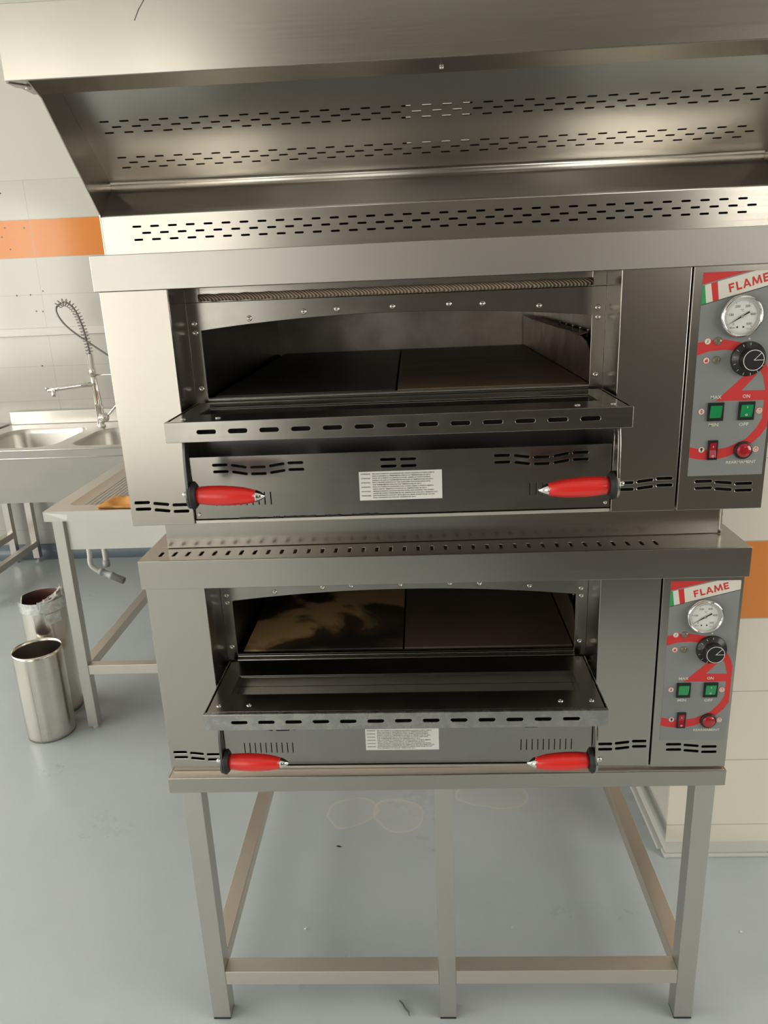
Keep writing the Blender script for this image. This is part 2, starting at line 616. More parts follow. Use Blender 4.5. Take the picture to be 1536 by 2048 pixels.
def tag(o, label=None, cat=None, group=None, kind=None):
    if label:
        o['label'] = label
    if cat:
        o['category'] = cat
    if group:
        o['group'] = group
    if kind:
        o['kind'] = kind
    return o


def thing(name, label, cat, loc=(0, 0, 0), rz=0.0, group=None):
    o = bpy.data.objects.new(name, None)
    o.empty_display_size = 0.1
    COL.objects.link(o)
    o.location = loc
    o.rotation_euler = (0, 0, rz)
    return tag(o, label, cat, group)


XA, YA, ZA = (1, 0, 0), (0, 1, 0), (0, 0, 1)


def copy_obj(o, parent, delta):
    c = o.copy()
    COL.objects.link(c)
    c.parent = parent
    c.location = Vector(o.location) + Vector(delta)
    return c


# ================================================================== ROOM
def struct(mb, name, **kw):
    return tag(mb.build(name, **kw), kind='structure')


struct(MB().box(RX0 - 0.2, RX1 + 0.2, RY0 - 0.2, RY1 + 0.2, -0.12, 0.0, FLOOR), 'floor')
struct(MB().box(RX0 - 0.2, RX1 + 0.2, RY0 - 0.2, RY1 + 0.2, RZ, RZ + 0.15, CEIL), 'ceiling')
struct(MB().box(RX0 - 0.15, RX1 + 0.2, RY1, RY1 + 0.15, 0, RZ, TILE_BACK), 'wall_back')
FH = [rect(a0, a1, z0, z1) for s_, a0, a1, z0, z1 in WIN if s_ == 'front']
struct(MB().plate(rect(RX0 - 0.15, -0.30, 0, RZ), FH[:1], (0, RY0, 0), XA, ZA, (0, -0.15, 0), PAINT)
       .plate(rect(-0.30, RX1 + 0.2, 0, RZ), FH[1:], (0, RY0, 0), XA, ZA, (0, -0.15, 0), PAINT_DARK), 'wall_front')
LH = [rect(a0, a1, z0, z1) for s_, a0, a1, z0, z1 in WIN if s_ == 'left']
struct(MB().plate(rect(RY0, RY1, 0, RZ), LH, (RX0, 0, 0), YA, ZA, (-0.15, 0, 0), PAINT), 'wall_left')
RH = [rect(a0, a1, z0, z1) for s_, a0, a1, z0, z1 in WIN if s_ == 'right']
struct(MB().plate(rect(RY0, 0.4956, 0, RZ), RH, (RX1, 0, 0), YA, ZA, (0.15, 0, 0), PAINT_DARK), 'wall_right')
for i, (s_, a0, a1, z0, z1) in enumerate(WIN):
    mb = MB()
    bars = [rect(a0, a1, z0, z0 + 0.05), rect(a0, a1, z1 - 0.05, z1), rect(a0, a0 + 0.05, z0, z1), rect(a1 - 0.05, a1, z0, z1)]
    for r_ in bars:
        if s_ == 'front':
            mb.box(r_[0][0], r_[2][0], RY0 - 0.10, RY0 - 0.05, r_[0][1], r_[2][1], SHADE_METAL)
        elif s_ == 'right':
            mb.box(RX1 + 0.05, RX1 + 0.10, r_[0][0], r_[2][0], r_[0][1], r_[2][1], SHADE_METAL)
        else:
            mb.box(RX0 - 0.10, RX0 - 0.05, r_[0][0], r_[2][0], r_[0][1], r_[2][1], SHADE_METAL)
    if s_ == 'front':
        mb.box(a0 + 0.04, a1 - 0.04, RY0 - 0.078, RY0 - 0.074, z0 + 0.04, z1 - 0.04, TINTED if i == 0 else CLEAR)
        if i == 0:
            mb.box(-1.42, -1.24, RY0 - 0.11, RY0 - 0.04, z0, z1, SHADE_METAL)
    elif s_ == 'right':
        mb.box(RX1 + 0.074, RX1 + 0.078, a0 + 0.04, a1 - 0.04, z0 + 0.04, z1 - 0.04, CLEAR)
    else:
        mb.box(RX0 - 0.078, RX0 - 0.074, a0 + 0.04, a1 - 0.04, z0 + 0.04, z1 - 0.04, CLEAR)
        for yy in (-1.5, 0.4):
            mb.box(RX0 - 0.11, RX0 - 0.04, yy - 0.03, yy + 0.03, z0, z1, SHADE_METAL)
    struct(mb, 'window_%d' % (i + 1))

# tiled pier to the right of the ovens, with a rounded pale cove at its foot
PX, PY = 1.232, 0.4956
mb = MB()
mb.box(PX, RX1 + 0.15, PY, PY + 0.012, 0.055, RZ, TILE_PILLAR)
mb.box(PX, PX + 0.012, PY + 0.0121, RY1, 0.055, RZ, TILE_PILLAR_S)
mb.box(PX + 0.0121, RX1 + 0.15, PY + 0.0121, RY1, 0.0, RZ, PAINT)
struct(mb, 'wall_pier')
mb = MB()
mb.box(PX - 0.002, PX + 0.30, PY - 0.004, PY + 0.03, 0.0, 0.012, COVE_W)
mb.box(PX + 0.30, RX1, PY - 0.004, PY + 0.03, 0.0, 0.012, COVE_W)
mb.box(PX + 0.002, RX1, PY + 0.002, PY + 0.03, 0.012, 0.055, COVE_W)
mb.box(PX - 0.012, PX + 0.03, PY + 0.03, RY1, 0.0, 0.012, COVE_W)
mb.box(PX + 0.002, PX + 0.03, PY + 0.03, RY1, 0.012, 0.10, COVE_W)
struct(mb, 'baseboard_pier', bevel=0.004)
# coved blue-grey skirting along the back wall
cove = [(0, 0.09), (-0.006, 0.09), (-0.006, 0.06)] + [(-0.006 - 0.054 * (1 - math.cos(t)), 0.06 - 0.058 * math.sin(t)) for t in [math.pi / 2 * k / 8 for k in range(1, 9)]] + [(-0.06, 0.0), (0, 0)]
struct(MB().prism(cove, (RX0, RY1, 0), YA, ZA, (PX - RX0, 0, 0), COVE_B), 'baseboard_back')
struct(MB().box(RX0, PX, RY1 - 0.012, RY1, 0.742 + ZF, 0.790 + ZF, plain('trim_tile', (0.74, 0.72, 0.67), 0.2)), 'trim_1', bevel=0.004)

# ================================================================== OVENS
H, HB, BA, BB = 0.4206, 0.0584, 0.0038, 0.0120
O1, O2, CPX = 0.1174, 0.8825, 1.0000
Q1, Q2, RD = 0.1809, 0.2145, 0.1303
P1, P2 = 0.1264, 0.8763
FY = 0.100      # plane of the chamber front frame
DEP = 1.04


def arch(x):
    return 0.3636 - 0.0195 * ((x - 0.4995) / 0.359) ** 2


STICKER = ["ATTENZIONE:|PER UNA CORRETTA ACCENSIONE DEL FORNO LASCIARE LA PORTA APERTA",
           "|FINO A QUANDO IL TERMOMETRO INDICA LA TEMPERATURA DI 250°C",
           "ATTENTION:|POUR UN CORRECT ALLUMAGE DU FOUR, LAISSER LA PORTE OUVERTE",
           "|JUSQU'A CE QUE LE THERMOMETRE INDIQUE LA TEMPERATURE DE 250°C",
           "ATTENTION:|FOR A PROPER IGNITION OF THE OVEN KEEP THE DOOR OPEN UNTIL",
           "|THE THERMOMETER DISPLAYS THE TEMPERATURE OF 250°C",
           "ATENCIÓN:|PARA UN CORRECTO ENCENDIDO DEL HORNO, DEJAR LA PUERTA ABIERTA",
           "|HASTA QUE EL TERMOSTATO INDICA LA TEMPERATURA DE 250°C",
           "ACHTUNG:|UM EINE KORREKTE AUSZÜNDUNG DES OFENS, NUR WÄHREND TÜR ÖFFNEN",
           "|LASSEN BIS WENN THERMOMETER DIE TEMPERATUR VON 250°C ERREICHT HAT",
           "ВНИМАНИЕ:|ДЛЯ ПРАВИЛЬНОГО РОЗЖИГА ПЕЧИ ДЕРЖАТЬ ДВЕРЬ ОТКРЫТОЙ ДО ТЕХ ПОР",
           "|ПОКА ТЕРМОМЕТР НЕ ПОКАЖЕТ ТЕМПЕРАТУРУ 250°C"]


def vents(cs, zs, dz=0.0125, ln=0.029, h=0.0052, angs=None):
    hs = []
    for i, (c, z) in enumerate(zip(cs, zs)):
        a = angs[i] if angs else 0
        hs.append(capsule(c, z, ln, h, a))
        hs.append(capsule(c + 0.0008, z - dz, ln, h, a))
    return hs


def make_oven(name, label, loc, rz, upper):
    root = thing(name, label, 'oven', loc, rz, 'stacked pizza ovens')
    OFF = (W / 2, 0, 0)

    def B(mb, nm, parent=root, **kw):
        return mb.build(nm, parent, OFF, **kw)
    # outer casing
    mb = MB()
    mb.box(0.0, 0.003, 0.0032, DEP, 0.0, H, STEEL_V)
    mb.box(W - 0.003, W, 0.0032, DEP, 0.0, H, STEEL_V)
    mb.box(0.003, W - 0.003, DEP - 0.003, DEP, 0.0, H, STEEL_V)
    mb.box(0.003, W - 0.003, 0.03, DEP - 0.003, 0.0005, 0.0035, STEEL_V)
    B(mb, 'casing')
    # front panels
    lz = (0.0450, 0.0415, 0.0388)
    la = (0, -0.12, 0)
    g = [(0.0235, 0.0590, 0.0945), lz, la]
    mb = MB()
    mb.plate(rect(0.0, O1, 0.0, H), vents(g[0], lz, angs=la), (0, 0, 0), XA, ZA, (0, 0.003, 0), STEEL_V)
    mb.box(O1 - 0.003, O1, 0.003, FY, 0.0, H, STEEL_V)
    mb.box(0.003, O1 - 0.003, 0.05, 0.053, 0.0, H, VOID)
    tag(B(mb, 'side_panel', bevel=0.0010), 'left front panel with slots low down')
    mb = MB()
    mb.plate(rect(O2, CPX - 0.0035, 0.0, H), vents((0.9065, 0.9407, 0.9749), (0.0545, 0.0572, 0.0605), angs=(0, 0.12, 0)), (0, 0, 0), XA, ZA, (0, 0.003, 0), STEEL_V)
    mb.box(O2, O2 + 0.003, 0.003, FY, 0.0, H, STEEL_V)
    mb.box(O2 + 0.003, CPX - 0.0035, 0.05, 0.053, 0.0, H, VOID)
    mb.box(CPX - 0.0065, CPX - 0.0035, 0.003, 0.05, 0.0, H, STEEL_V)
    tag(B(mb, 'side_panel', bevel=0.0018), 'right front panel with slots low down')
    # canopy band with its top plate
    CS = STEEL_FILM if upper else STEEL
    mb = MB()
    mb.box(-BA, W + BA, -BB, -BB + 0.003, H, H + HB, CS)
    mb.box(-BA, -BA + 0.003, -BB + 0.003, DEP, H, H + HB - 0.003, CS)
    mb.box(W + BA - 0.003, W + BA, -BB + 0.003, DEP, H, H + HB - 0.003, CS)
    mb.box(-BA + 0.003, W + BA - 0.003, -BB + 0.003, DEP, H, H + 0.003, CS)
    sl = [capsule(0.0312 + 0.02661 * k, 0.0275, 0.027, 0.0062, math.pi / 2) for k in range(37)] if not upper else []
    mb.plate(rect(-BA, W + BA, -BB + 0.003, 0.0700), sl, (0, 0, H + HB), XA, YA, (0, 0, -0.003), CS)
    mb.box(-BA, W + BA, 0.0703, DEP, H + HB - 0.003, H + HB, CS)
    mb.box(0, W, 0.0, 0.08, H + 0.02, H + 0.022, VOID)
    B(mb, 'canopy_band', bevel=0.0012)
    # plinth under the upper oven
    if upper:
        mb = MB()
        mb.box(0.0277, 1.1185, 0.092, 0.095, -0.0785, 0.003, STEEL)
        mb.box(0.0277, 0.0307, 0.095, DEP, -0.0785, 0.003, STEEL)
        mb.box(1.1155, 1.1185, 0.095, DEP, -0.0785, 0.003, STEEL)
        mb.box(0.0307, 1.1155, DEP - 0.003, DEP, -0.0785, 0.003, STEEL)
        B(mb, 'plinth', bevel=0.001)
        # weld bead along the right plinth corner
        B(MB().tube([(1.1185, 0.0905, -0.0775 + 0.0078 * k) for k in range(11)], [0.0022 + 0.0009 * (k % 2) for k in range(11)], ZINC), 'weld_bead')
    # recessed band behind the door and middle panel
    B(MB().box(O1, O2, 0.085, 0.088, 0.0, 0.199, STEEL_DARK).box(O1, O2, 0.011, 0.085, 0.0, 0.003, STEEL_DARK), 'recess_back')
    hs = vents((0.1738, 0.2085, 0.2433, 0.2781, 0.3126), (0.1097, 0.1064, 0.1038, 0.1067, 0.1095), angs=(0, -0.19, 0, 0.14, 0))
    hs += vents((0.6865, 0.7220, 0.7570, 0.7920, 0.8262), (0.1105, 0.1078, 0.1055, 0.1085, 0.1112), angs=(0, -0.14, 0, 0.17, 0))
    hs += vents((0.4812, 0.5176), (0.1100, 0.1097))
    z0 = 0.0440 if upper else 0.0485
    for k in range(10):
        hs.append(capsule(0.1600 + 0.01135 * k, z0, 0.0245, 0.0018, math.pi / 2, 4))
        hs.append(capsule(0.7374 + 0.01142 * k, z0 + 0.0012, 0.0255, 0.0018, math.pi / 2, 4))
    mb = MB().plate(rect(O1 + 0.0012, O2 - 0.0012, 0.0075, 0.1252), hs, (0, 0.008, 0), XA, ZA, (0, 0.003, 0), STEEL_SOIL)
    B(mb, 'lower_panel', bevel=0.0006)
    B(MB().box(O1 + 0.001, O2 - 0.001, 0.0030, 0.0070, 0.0, 0.0062, STEEL_RAIL), 'bottom_rail', bevel=0.001)
    if upper:
        for (xa, xb) in ((0.20, 0.235), (0.262, 0.278), (0.283, 0.342), (0.36, 0.392), (0.41, 0.46)):
            n = 9
            up = [(xa + (xb - xa) * i / n, 0.0078 + 0.0016 * noise.noise(Vector((xa * 40 + i, 0, 0)))) for i in range(n + 1)]
            lo = [(xa + (xb - xa) * i / n, 0.0058 - 0.0016 * abs(noise.noise(Vector((xa * 40 + i, 3, 0))))) for i in range(n, -1, -1)]
            tag(B(MB().prism(up + lo, (0, 0.0040, 0), XA, ZA, (0, 0.0036, 0), INK), 'sealant'), 'torn black sealant')
    # sticker
    sx0, sx1, sz0, sz1 = (0.4268, 0.5780, 0.0342, 0.0884) if upper else (0.4160, 0.5683, 0.0405, 0.0910)
    mb = MB().box(sx0, sx1, 0.0074, 0.0078, sz0, sz1, WHITE)
    for i, ln in enumerate(STICKER):
        a, b_ = ln.split('|')
        zz = sz1 - (sz1 - sz0) * (0.085 + 0.0755 * i)
        if a:
            mb.text(a, 0.0030, (sx0 + 0.0035, 0.0072, zz), XA, ZA, INK, 'LEFT', width=0.0175, bold=0.00006)
        mb.text(b_, 0.0030, (sx0 + 0.0245, 0.0072, zz), XA, ZA, INK, 'LEFT', width=min(0.122, 0.00182 * len(b_)), bold=0.00006)
    tag(B(mb, 'warning_label', recalc=False), 'white warning label in several languages')
    # corner screws of the lower panel
    for sx in (0.1250, 0.8740):
        B(MB().lathe([(0, 0.0036), (0.0015, 0.0036), (0.0024, 0.0028), (0.0024, 0.0014), (0.0012, 0.0012)], (sx, 0.008, 0.0165), (0, -1, 0), ZINC, 14), 'screw')

    # chamber front frame with arched mouth
    op = [(0.1412, 0.2195), (0.8580, 0.2195)] + [(x, arch(x)) for x in [0.8580 - (0.8580 - 0.1412) * k / 30 for k in range(31)]]
    mb = MB()
    mb.plate([(O1, 0.2000), (O2, 0.2000), (O2, 0.3945), (O1, 0.3945)], [op], (0, FY, 0), XA, ZA, (0, 0.004, 0), STEEL_SOIL)
    mb.box(O1, O2, FY + 0.004, FY + 0.008, 0.3945, H, STEEL)
    mb.box(O1, 0.1440, FY, FY + 0.004, 0.3945, H, STEEL_SOIL)
    mb.box(0.8570, O2, FY, FY + 0.004, 0.3945, H, STEEL_SOIL)
    B(mb, 'chamber_frame', bevel=0.0007)
    mb = MB().tube([(0.143 + 0.0143 * k, FY - 0.0005 + 0.0008 * math.sin(k * 1.7), 0.4025 + 0.0006 * math.sin(k * 2.3)) for k in range(51)], 0.0068, ROPE, 12)
    tag(B(mb, 'rope_gasket'), 'brown braided rope seal')
    rv = [(0.233, 0.3632), (0.3346, 0.3712), (0.3952, 0.3734), (0.4974, 0.374), (0.6, 0.3742), (0.6606, 0.3724), (0.763, 0.3646),
          (0.8685, 0.357), (0.8695, 0.3405), (0.8690, 0.2373), (0.1300, 0.357), (0.1300, 0.3405), (0.1300, 0.2373)]
    r0 = None
    for (rx_, rz_) in rv:
        if r0 is None:
            r0 = MB().lathe([(0, 0.0052), (0.0008, 0.0052), (0.0018, 0.0040), (0.0018, 0.0022), (0.0004, 0.0019), (0.0003, 0.0001)], (0, 0, 0), (0, -1, 0), ZINC, 18).build('rivet', root)
            r0.location = (rx_ - W / 2, FY, rz_)
        else:
            c = copy_obj(r0, root, (0, 0, 0))
            c.location = (rx_ - W / 2, FY, rz_)
    # sill
    mb = MB()
    mb.box(0.1412, 0.8580, 0.088, FY - 0.0002, 0.2000, 0.2125, STEEL_SOIL)
    mb.box(0.1412, 0.8580, 0.094, 0.113, 0.2125, 0.2190, STEEL_SOIL)
    B(mb, 'sill', bevel=0.0018)
    # chamber lining
    X0, X1, Y0, Y1, Z0, Z1 = 0.1330, 0.8920, 0.1052, 0.985, 0.2000, 0.392
    t = 0.003
    mb = MB()
    mb.box(X0, X1, Y1, Y1 + t, Z0, Z1, STEEL_CH)
    mb.box(X0 - t, X0, Y0, Y1, Z0, Z1, STEEL_DARK)  # darker than the right wall: shade on the chamber's left painted in
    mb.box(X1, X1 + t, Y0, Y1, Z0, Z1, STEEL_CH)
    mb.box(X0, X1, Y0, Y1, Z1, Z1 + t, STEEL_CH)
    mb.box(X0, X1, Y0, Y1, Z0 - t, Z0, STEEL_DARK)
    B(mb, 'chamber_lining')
    # stones
    sa, sb = (STONE_BLACK, STONE_DARK) if upper else (STONE_TAN, STONE_BROWN)
    for (xa, xb, mt) in ((0.150, 0.4965, sa), (0.5005, 0.8590, sb)):
        tag(B(MB().box(xa, xb, 0.116, 0.975, 0.2002, 0.2210, mt), 'baking_stone', bevel=0.0015),
            ('dark brown stone slab' if mt is STONE_DARK else 'black stone slab') if upper else ('tan stone slab with black burn marks' if mt is STONE_TAN else 'dark brown smooth stone slab'))
    # burner guards: low side walls with a cut front corner and a folded top
    for sgn, bx in ((1, 0.8605),):
        pr = [(0.118, 0.2212), (0.118, 0.279), (0.150, 0.293), (0.19, 0.300), (0.45, 0.304), (0.975, 0.304), (0.975, 0.2212)]
        mb = MB().prism(pr, (bx, 0, 0), YA, ZA, (0.0022 * sgn, 0, 0), GUARD)
        mb.prism([(0, 0.3035), (0.014 * sgn, 0.308), (0.014 * sgn, 0.3065), (0, 0.302)], (bx, 0.20, 0), XA, ZA, (0, 0.70, 0), GUARD)
        gd = B(mb, 'burner_guard')
        for k in range(5):
            B(MB().lathe([(0, 0.0016), (0.012, 0.0016), (0.013, 0.0026), (0.0145, 0.0026)], (bx + 0.006 * sgn, 0.17 + 0.07 * k, 0.300), (0.1 * sgn, 0, 1), ZINC, 8), 'guard_stud', gd)
        B(MB().tube([(bx + 0.016 * sgn, 0.13 + 0.04 * k, 0.262) for k in range(21)], 0.008, STEEL_DARK), 'burner_tube')
    # ------------------------------------------------ door, let down level
    mb = MB()
    sl = [capsule(0.1944 + 0.05125 * k, 0.1975, 0.0310, 0.0068) for k in range(13)]
    dm = STEEL_SOIL if upper else STEEL_DOOR
    mb.plate(rect(P1, P2, Q1, Q2), sl, (0, -RD, 0), XA, ZA, (0, 0.0025, 0), dm)
    mb.box(P1, P1 + 0.0025, -RD + 0.0025, 0.078, Q1, Q2, dm)
    mb.box(P2 - 0.0025, P2, -RD + 0.0025, 0.078, Q1, Q2, dm)
    mb.box(P1 + 0.0025, P2 - 0.0025, -RD + 0.0025, -RD + 0.009, Q2 - 0.0030, Q2, dm)
    mb.box(P1 + 0.0025, P2 - 0.0025, -RD + 0.0025, 0.078, Q1, Q1 + 0.002, STEEL_DARK)
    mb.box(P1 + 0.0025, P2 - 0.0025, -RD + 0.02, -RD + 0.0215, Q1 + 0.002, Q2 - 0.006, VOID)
    door = B(mb, 'door', bevel=0.0009)
    mb = MB()
    wx0, wx1, wy0, wy1 = 0.1640, 0.8387, -0.0565, 0.0160
    mb.plate(rect(P1 + 0.0050, P2 - 0.0050, -RD + 0.0115, 0.078), [rect(wx0, wx1, wy0, wy1)], (0, 0, Q2 - 0.0040), XA, YA, (0, 0, 0.0032), STEEL_SOIL)
    # recessed tray of the door pane
    zt, zb = Q2 - 0.004, Q2 - 0.026
    mb.box(wx0 - 0.002, wx0, wy0, wy1, zb, zt, STEEL_SOIL)
    mb.box(wx1, wx1 + 0.002, wy0, wy1, zb, zt, STEEL_SOIL)
    mb.box(wx0, wx1, wy1, wy1 + 0.002, zb, zt, STEEL_SOIL)
    mb.box(wx0, wx1, wy0 - 0.002, wy0, zb, zt, STEEL_SOIL)
    mb.box(wx0, wx1, wy0, wy1, zb - 0.002, zb, STEEL_SOIL)
    B(mb, 'inner_plate', door, bevel=0.0006)
    B(MB().box(wx0 + 0.001, wx1 - 0.001, wy0 + 0.03, wy0 + 0.033, zb, zb + 0.004, STEEL_DARK), 'pane_clip', door)
    for (sx, sy) in ((0.1497, -0.098), (0.2074, -0.0965), (0.7952, -0.0954), (0.8523, -0.0956)):
        B(MB().lathe([(0, 0.0050), (0.0008, 0.0050), (0.0020, 0.0036), (0.0020, 0.0020), (0.0006, 0.0017)], (sx, sy, Q2 - 0.0008), (0, 0, 1), ZINC, 16), 'rivet', door)
    hz = 0.0855 if upper else 0.0970
    hy = -0.110
    for s in (1, -1):
        xo = 0.1465 if s > 0 else 0.8625         # outer face of the bracket
        dzz = 0.0 if s > 0 else -0.0045
        zc = hz + dzz
        # flat curved bar
        top, bot = Q1 + 0.004, zc - 0.004
        ctr = []
        for k in range(13):
            u = k / 12
            z = top + (bot - top) * u
            y = hy + 0.004 - 0.014 * math.sin(math.pi * u) * (1 - u) + 0.010 * (1 - u) ** 2
            wd = 0.0135 - 0.0040 * math.sin(math.pi * min(1, u * 1.25)) + 0.004 * u * u
            ctr.append((y, z, wd))
        L_ = [(c[0] - c[2], c[1]) for c in ctr]
        R_ = [(c[0] + c[2], c[1]) for c in reversed(ctr)]
        br = MB().prism(L_ + R_, (xo, 0, 0), YA, ZA, (0.005 * s, 0, 0), STEEL_DARK if s > 0 else STEEL)  # left bracket in darker steel than the right one
        br.lathe([(0, 0.0225), (0.0045, 0.0225)], (xo + 0.0002 * s, hy + 0.003, zc), (s, 0, 0), STEEL_DARK if s > 0 else STEEL, 36)
        B(br, 'handle_bracket', door, bevel=0.0008)
        B(MB().lathe([(0.0, 0.022), (0.0015, 0.0238), (0.0050, 0.0240), (0.0062, 0.0215), (0.0072, 0.0215), (0.0085, 0.0200), (0.0100, 0.0170)],
                     (xo + 0.0048 * s, hy + 0.003, zc), (s, 0, 0), RUBBER, 40), 'handle_washer', door)
        grip = [(0.0, 0.0142), (0.006, 0.0152), (0.02, 0.0166), (0.040, 0.0171), (0.060, 0.0164), (0.078, 0.0146), (0.092, 0.0118), (0.0985, 0.0102)]
        gx = xo + 0.0145 * s
        ax = Vector((s, 0, -0.045))
        tag(B(MB().lathe(grip, (gx, hy + 0.003, zc), ax, RED, 40), 'handle_grip', door), 'red handle grip')
        e0 = Vector((gx, hy + 0.003, zc)) + ax.normalized() * 0.0985
        tag(B(MB().lathe([(0, 0.0102), (0.002, 0.0102), (0.009, 0.0070), (0.015, 0.0030), (0.0168, 0.0008)], e0, ax, CHROME, 28), 'handle_tip', door), 'chrome cone tip')
        B(MB().lathe([(0, 0.0050), (0.003, 0.0050), (0.0035, 0.0036), (0.006, 0.0046), (0.009, 0.0046), (0.0115, 0.0026)], (xo, hy + 0.003, zc + 0.002), (-s, 0, 0), CHROME, 18), 'handle_bolt', door)

    # ------------------------------------------------ control panel
    mb = MB()
    cv = vents((1.0437, 1.0789, 1.1145), (0.0532, 0.0500, 0.0470), angs=(0, -0.10, 0), ln=0.0305)
    mb.plate(rect(CPX, W, 0.0, H), cv, (0, -0.0015, 0), XA, ZA, (0, 0.003, 0), STEEL_V)
    mb.box(CPX, CPX + 0.003, 0.0015, 0.05, 0.0, H, STEEL_V)
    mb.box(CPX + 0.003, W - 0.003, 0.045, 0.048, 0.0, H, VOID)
    cp = B(mb, 'control_panel', bevel=0.0020)
    y_ = -0.0018

    def flat(m_, poly, y, mat):
        m_.add([(p[0], y, p[1]) for p in poly], [tuple(range(len(poly)))], mat)

    def disc(m_, x, z, r, y, mat, r2=0.0, n=28):
        if r2:
            v = [(x + r * math.cos(2 * math.pi * k / n), y, z + r * math.sin(2 * math.pi * k / n)) for k in range(n)]
            v += [(x + r2 * math.cos(2 * math.pi * k / n), y, z + r2 * math.sin(2 * math.pi * k / n)) for k in range(n)]
            m_.add(v, [(k, (k + 1) % n, n + (k + 1) % n, n + k) for k in range(n)], mat)
        else:
            flat(m_, [(x + r * math.cos(2 * math.pi * k / n), z + r * math.sin(2 * math.pi * k / n)) for k in range(n)], y, mat)
    fa = MB()
    fa.box(1.0145, 1.1445, -0.0021, -0.0016, 0.0635, 0.4105, P_GREY)
    yb = -0.0022
    S_ = 0.00008
    # red top field, banner, flag
    flat(fa, [(1.0148, 0.3915), (1.0910, 0.4103), (1.0148, 0.4103)], yb, P_RED)
    cA, sA = 1.0, 0.232                        # banner direction
    ban = [(1.0145, 0.3590), (1.1443, 0.3915), (1.1443, 0.4080), (1.1425, 0.4103), (1.1010, 0.4103), (1.0145, 0.3893)]
    flat(fa, [(p[0], p[1] - 0.0016) for p in ban[:2]] + [(ban[1][0], ban[1][1]), (ban[0][0], ban[0][1])], yb, P_DARK)
    flat(fa, ban, yb - S_, P_WHITE)
    flat(fa, [(1.0145, 0.3590), (1.0228, 0.3611), (1.0185, 0.3903), (1.0145, 0.3893)], yb - 2 * S_, P_GREEN)
    flat(fa, [(1.0335, 0.3638), (1.0430, 0.3662), (1.0388, 0.3953), (1.0284, 0.3927)], yb - 2 * S_, P_RED)
    uv = Vector((1, 0, 0.262)).normalized()
    vv = Vector((-0.262, 0, 1)).normalized()
    lw = 0.0030
    hh = 0.0140
    glyph = {'F': [rect(0, lw, 0, hh), rect(lw, 0.0092, hh - lw, hh), rect(lw, 0.0082, 0.0058, 0.0086)],
             'L': [rect(0, lw, 0, hh), rect(lw, 0.0088, 0, lw)],
             'A': [[(0, 0), (0.0032, 0), (0.0082, hh), (0.0054, hh)], [(0.0104, 0), (0.0136, 0), (0.0082, hh), (0.0066, 0.0108)], rect(0.0034, 0.0104, 0.0030, 0.0055)],
             'M': [[(0, 0), (0.0030, 0), (0.0046, hh), (0.0020, hh)], [(0.0046, hh), (0.0020, hh), (0.0068, 0.0010), (0.0096, 0.0010)],
                   [(0.0068, 0.0010), (0.0096, 0.0010), (0.0144, hh), (0.0118, hh)], [(0.0134, 0), (0.0164, 0), (0.0144, hh), (0.0118, hh)]],
             'E': [rect(0, lw, 0, hh), rect(lw, 0.0094, hh - lw, hh), rect(lw, 0.0086, 0.0056, 0.0084), rect(lw, 0.0094, 0, lw)]}
    gx_ = 0.0
    for ch, adv in (('F', 0.0120), ('L', 0.0104), ('A', 0.0150), ('M', 0.0188), ('E', 0.0)):
        for gi, poly in enumerate(glyph[ch]):
            base = Vector((1.0600, yb - 3 * S_ - 0.00001 * gi, 0.3768))
            fa.add([base + uv * (gx_ + p[0]) + vv * p[1] for p in poly], [tuple(range(len(poly)))], P_RED)
        gx_ += adv
    # big red figure
    outer = [(1.0146, 0.2965), (1.035, 0.3005), (1.06, 0.3005), (1.085, 0.2955), (1.108, 0.284), (1.1285, 0.2635), (1.140, 0.243), (1.1443, 0.228),
             (1.1443, 0.150), (1.135, 0.1335), (1.120, 0.119), (1.100, 0.105), (1.0812, 0.0973), (1.060, 0.0925), (1.0492, 0.092), (1.030, 0.094), (1.0146, 0.0975)]
    inner = [(1.0146, 0.2755), (1.035, 0.282), (1.06, 0.2835), (1.081, 0.281), (1.099, 0.273), (1.1165, 0.257), (1.1290, 0.236), (1.1345, 0.2145),
             (1.1345, 0.164), (1.1265, 0.1475), (1.111, 0.129), (1.094, 0.120), (1.0773, 0.1135), (1.058, 0.1105), (1.0424, 0.111), (1.030, 0.1125), (1.0146, 0.1165)]
    n = len(outer)
    fa.add([(p[0], yb, p[1]) for p in outer] + [(p[0], yb, p[1]) for p in inner], [(i, i + 1, n + i + 1, n + i) for i in range(n - 1)], P_RED)
    flat(fa, [(1.0523, 0.1963), (1.1347, 0.1958), (1.1347, 0.2128), (1.0946, 0.2133)], yb - S_, P_RED)
    flat(fa, [(1.0523, 0.1963), (1.0946, 0.2133), (1.118, 0.240), (1.108, 0.252), (1.098, 0.240)], yb - S_, P_RED)
    yt = yb - 3 * S_
    for (tx, x, z, s, w_) in (('MAX', 1.0522, 0.2030, 0.0085, 0.0185), ('ON', 1.1040, 0.2030, 0.0085, 0.0125), ('MIN', 1.0522, 0.1548, 0.0085, 0.0165),
                              ('OFF', 1.1040, 0.1540, 0.0085, 0.0165), ('REARMAMENT', 1.1055, 0.0865, 0.0072, 0.0515)):
        fa.text(tx, s, (x, yt, z), XA, ZA, P_WHITE, 'CENTER', width=w_, bold=0.00012)
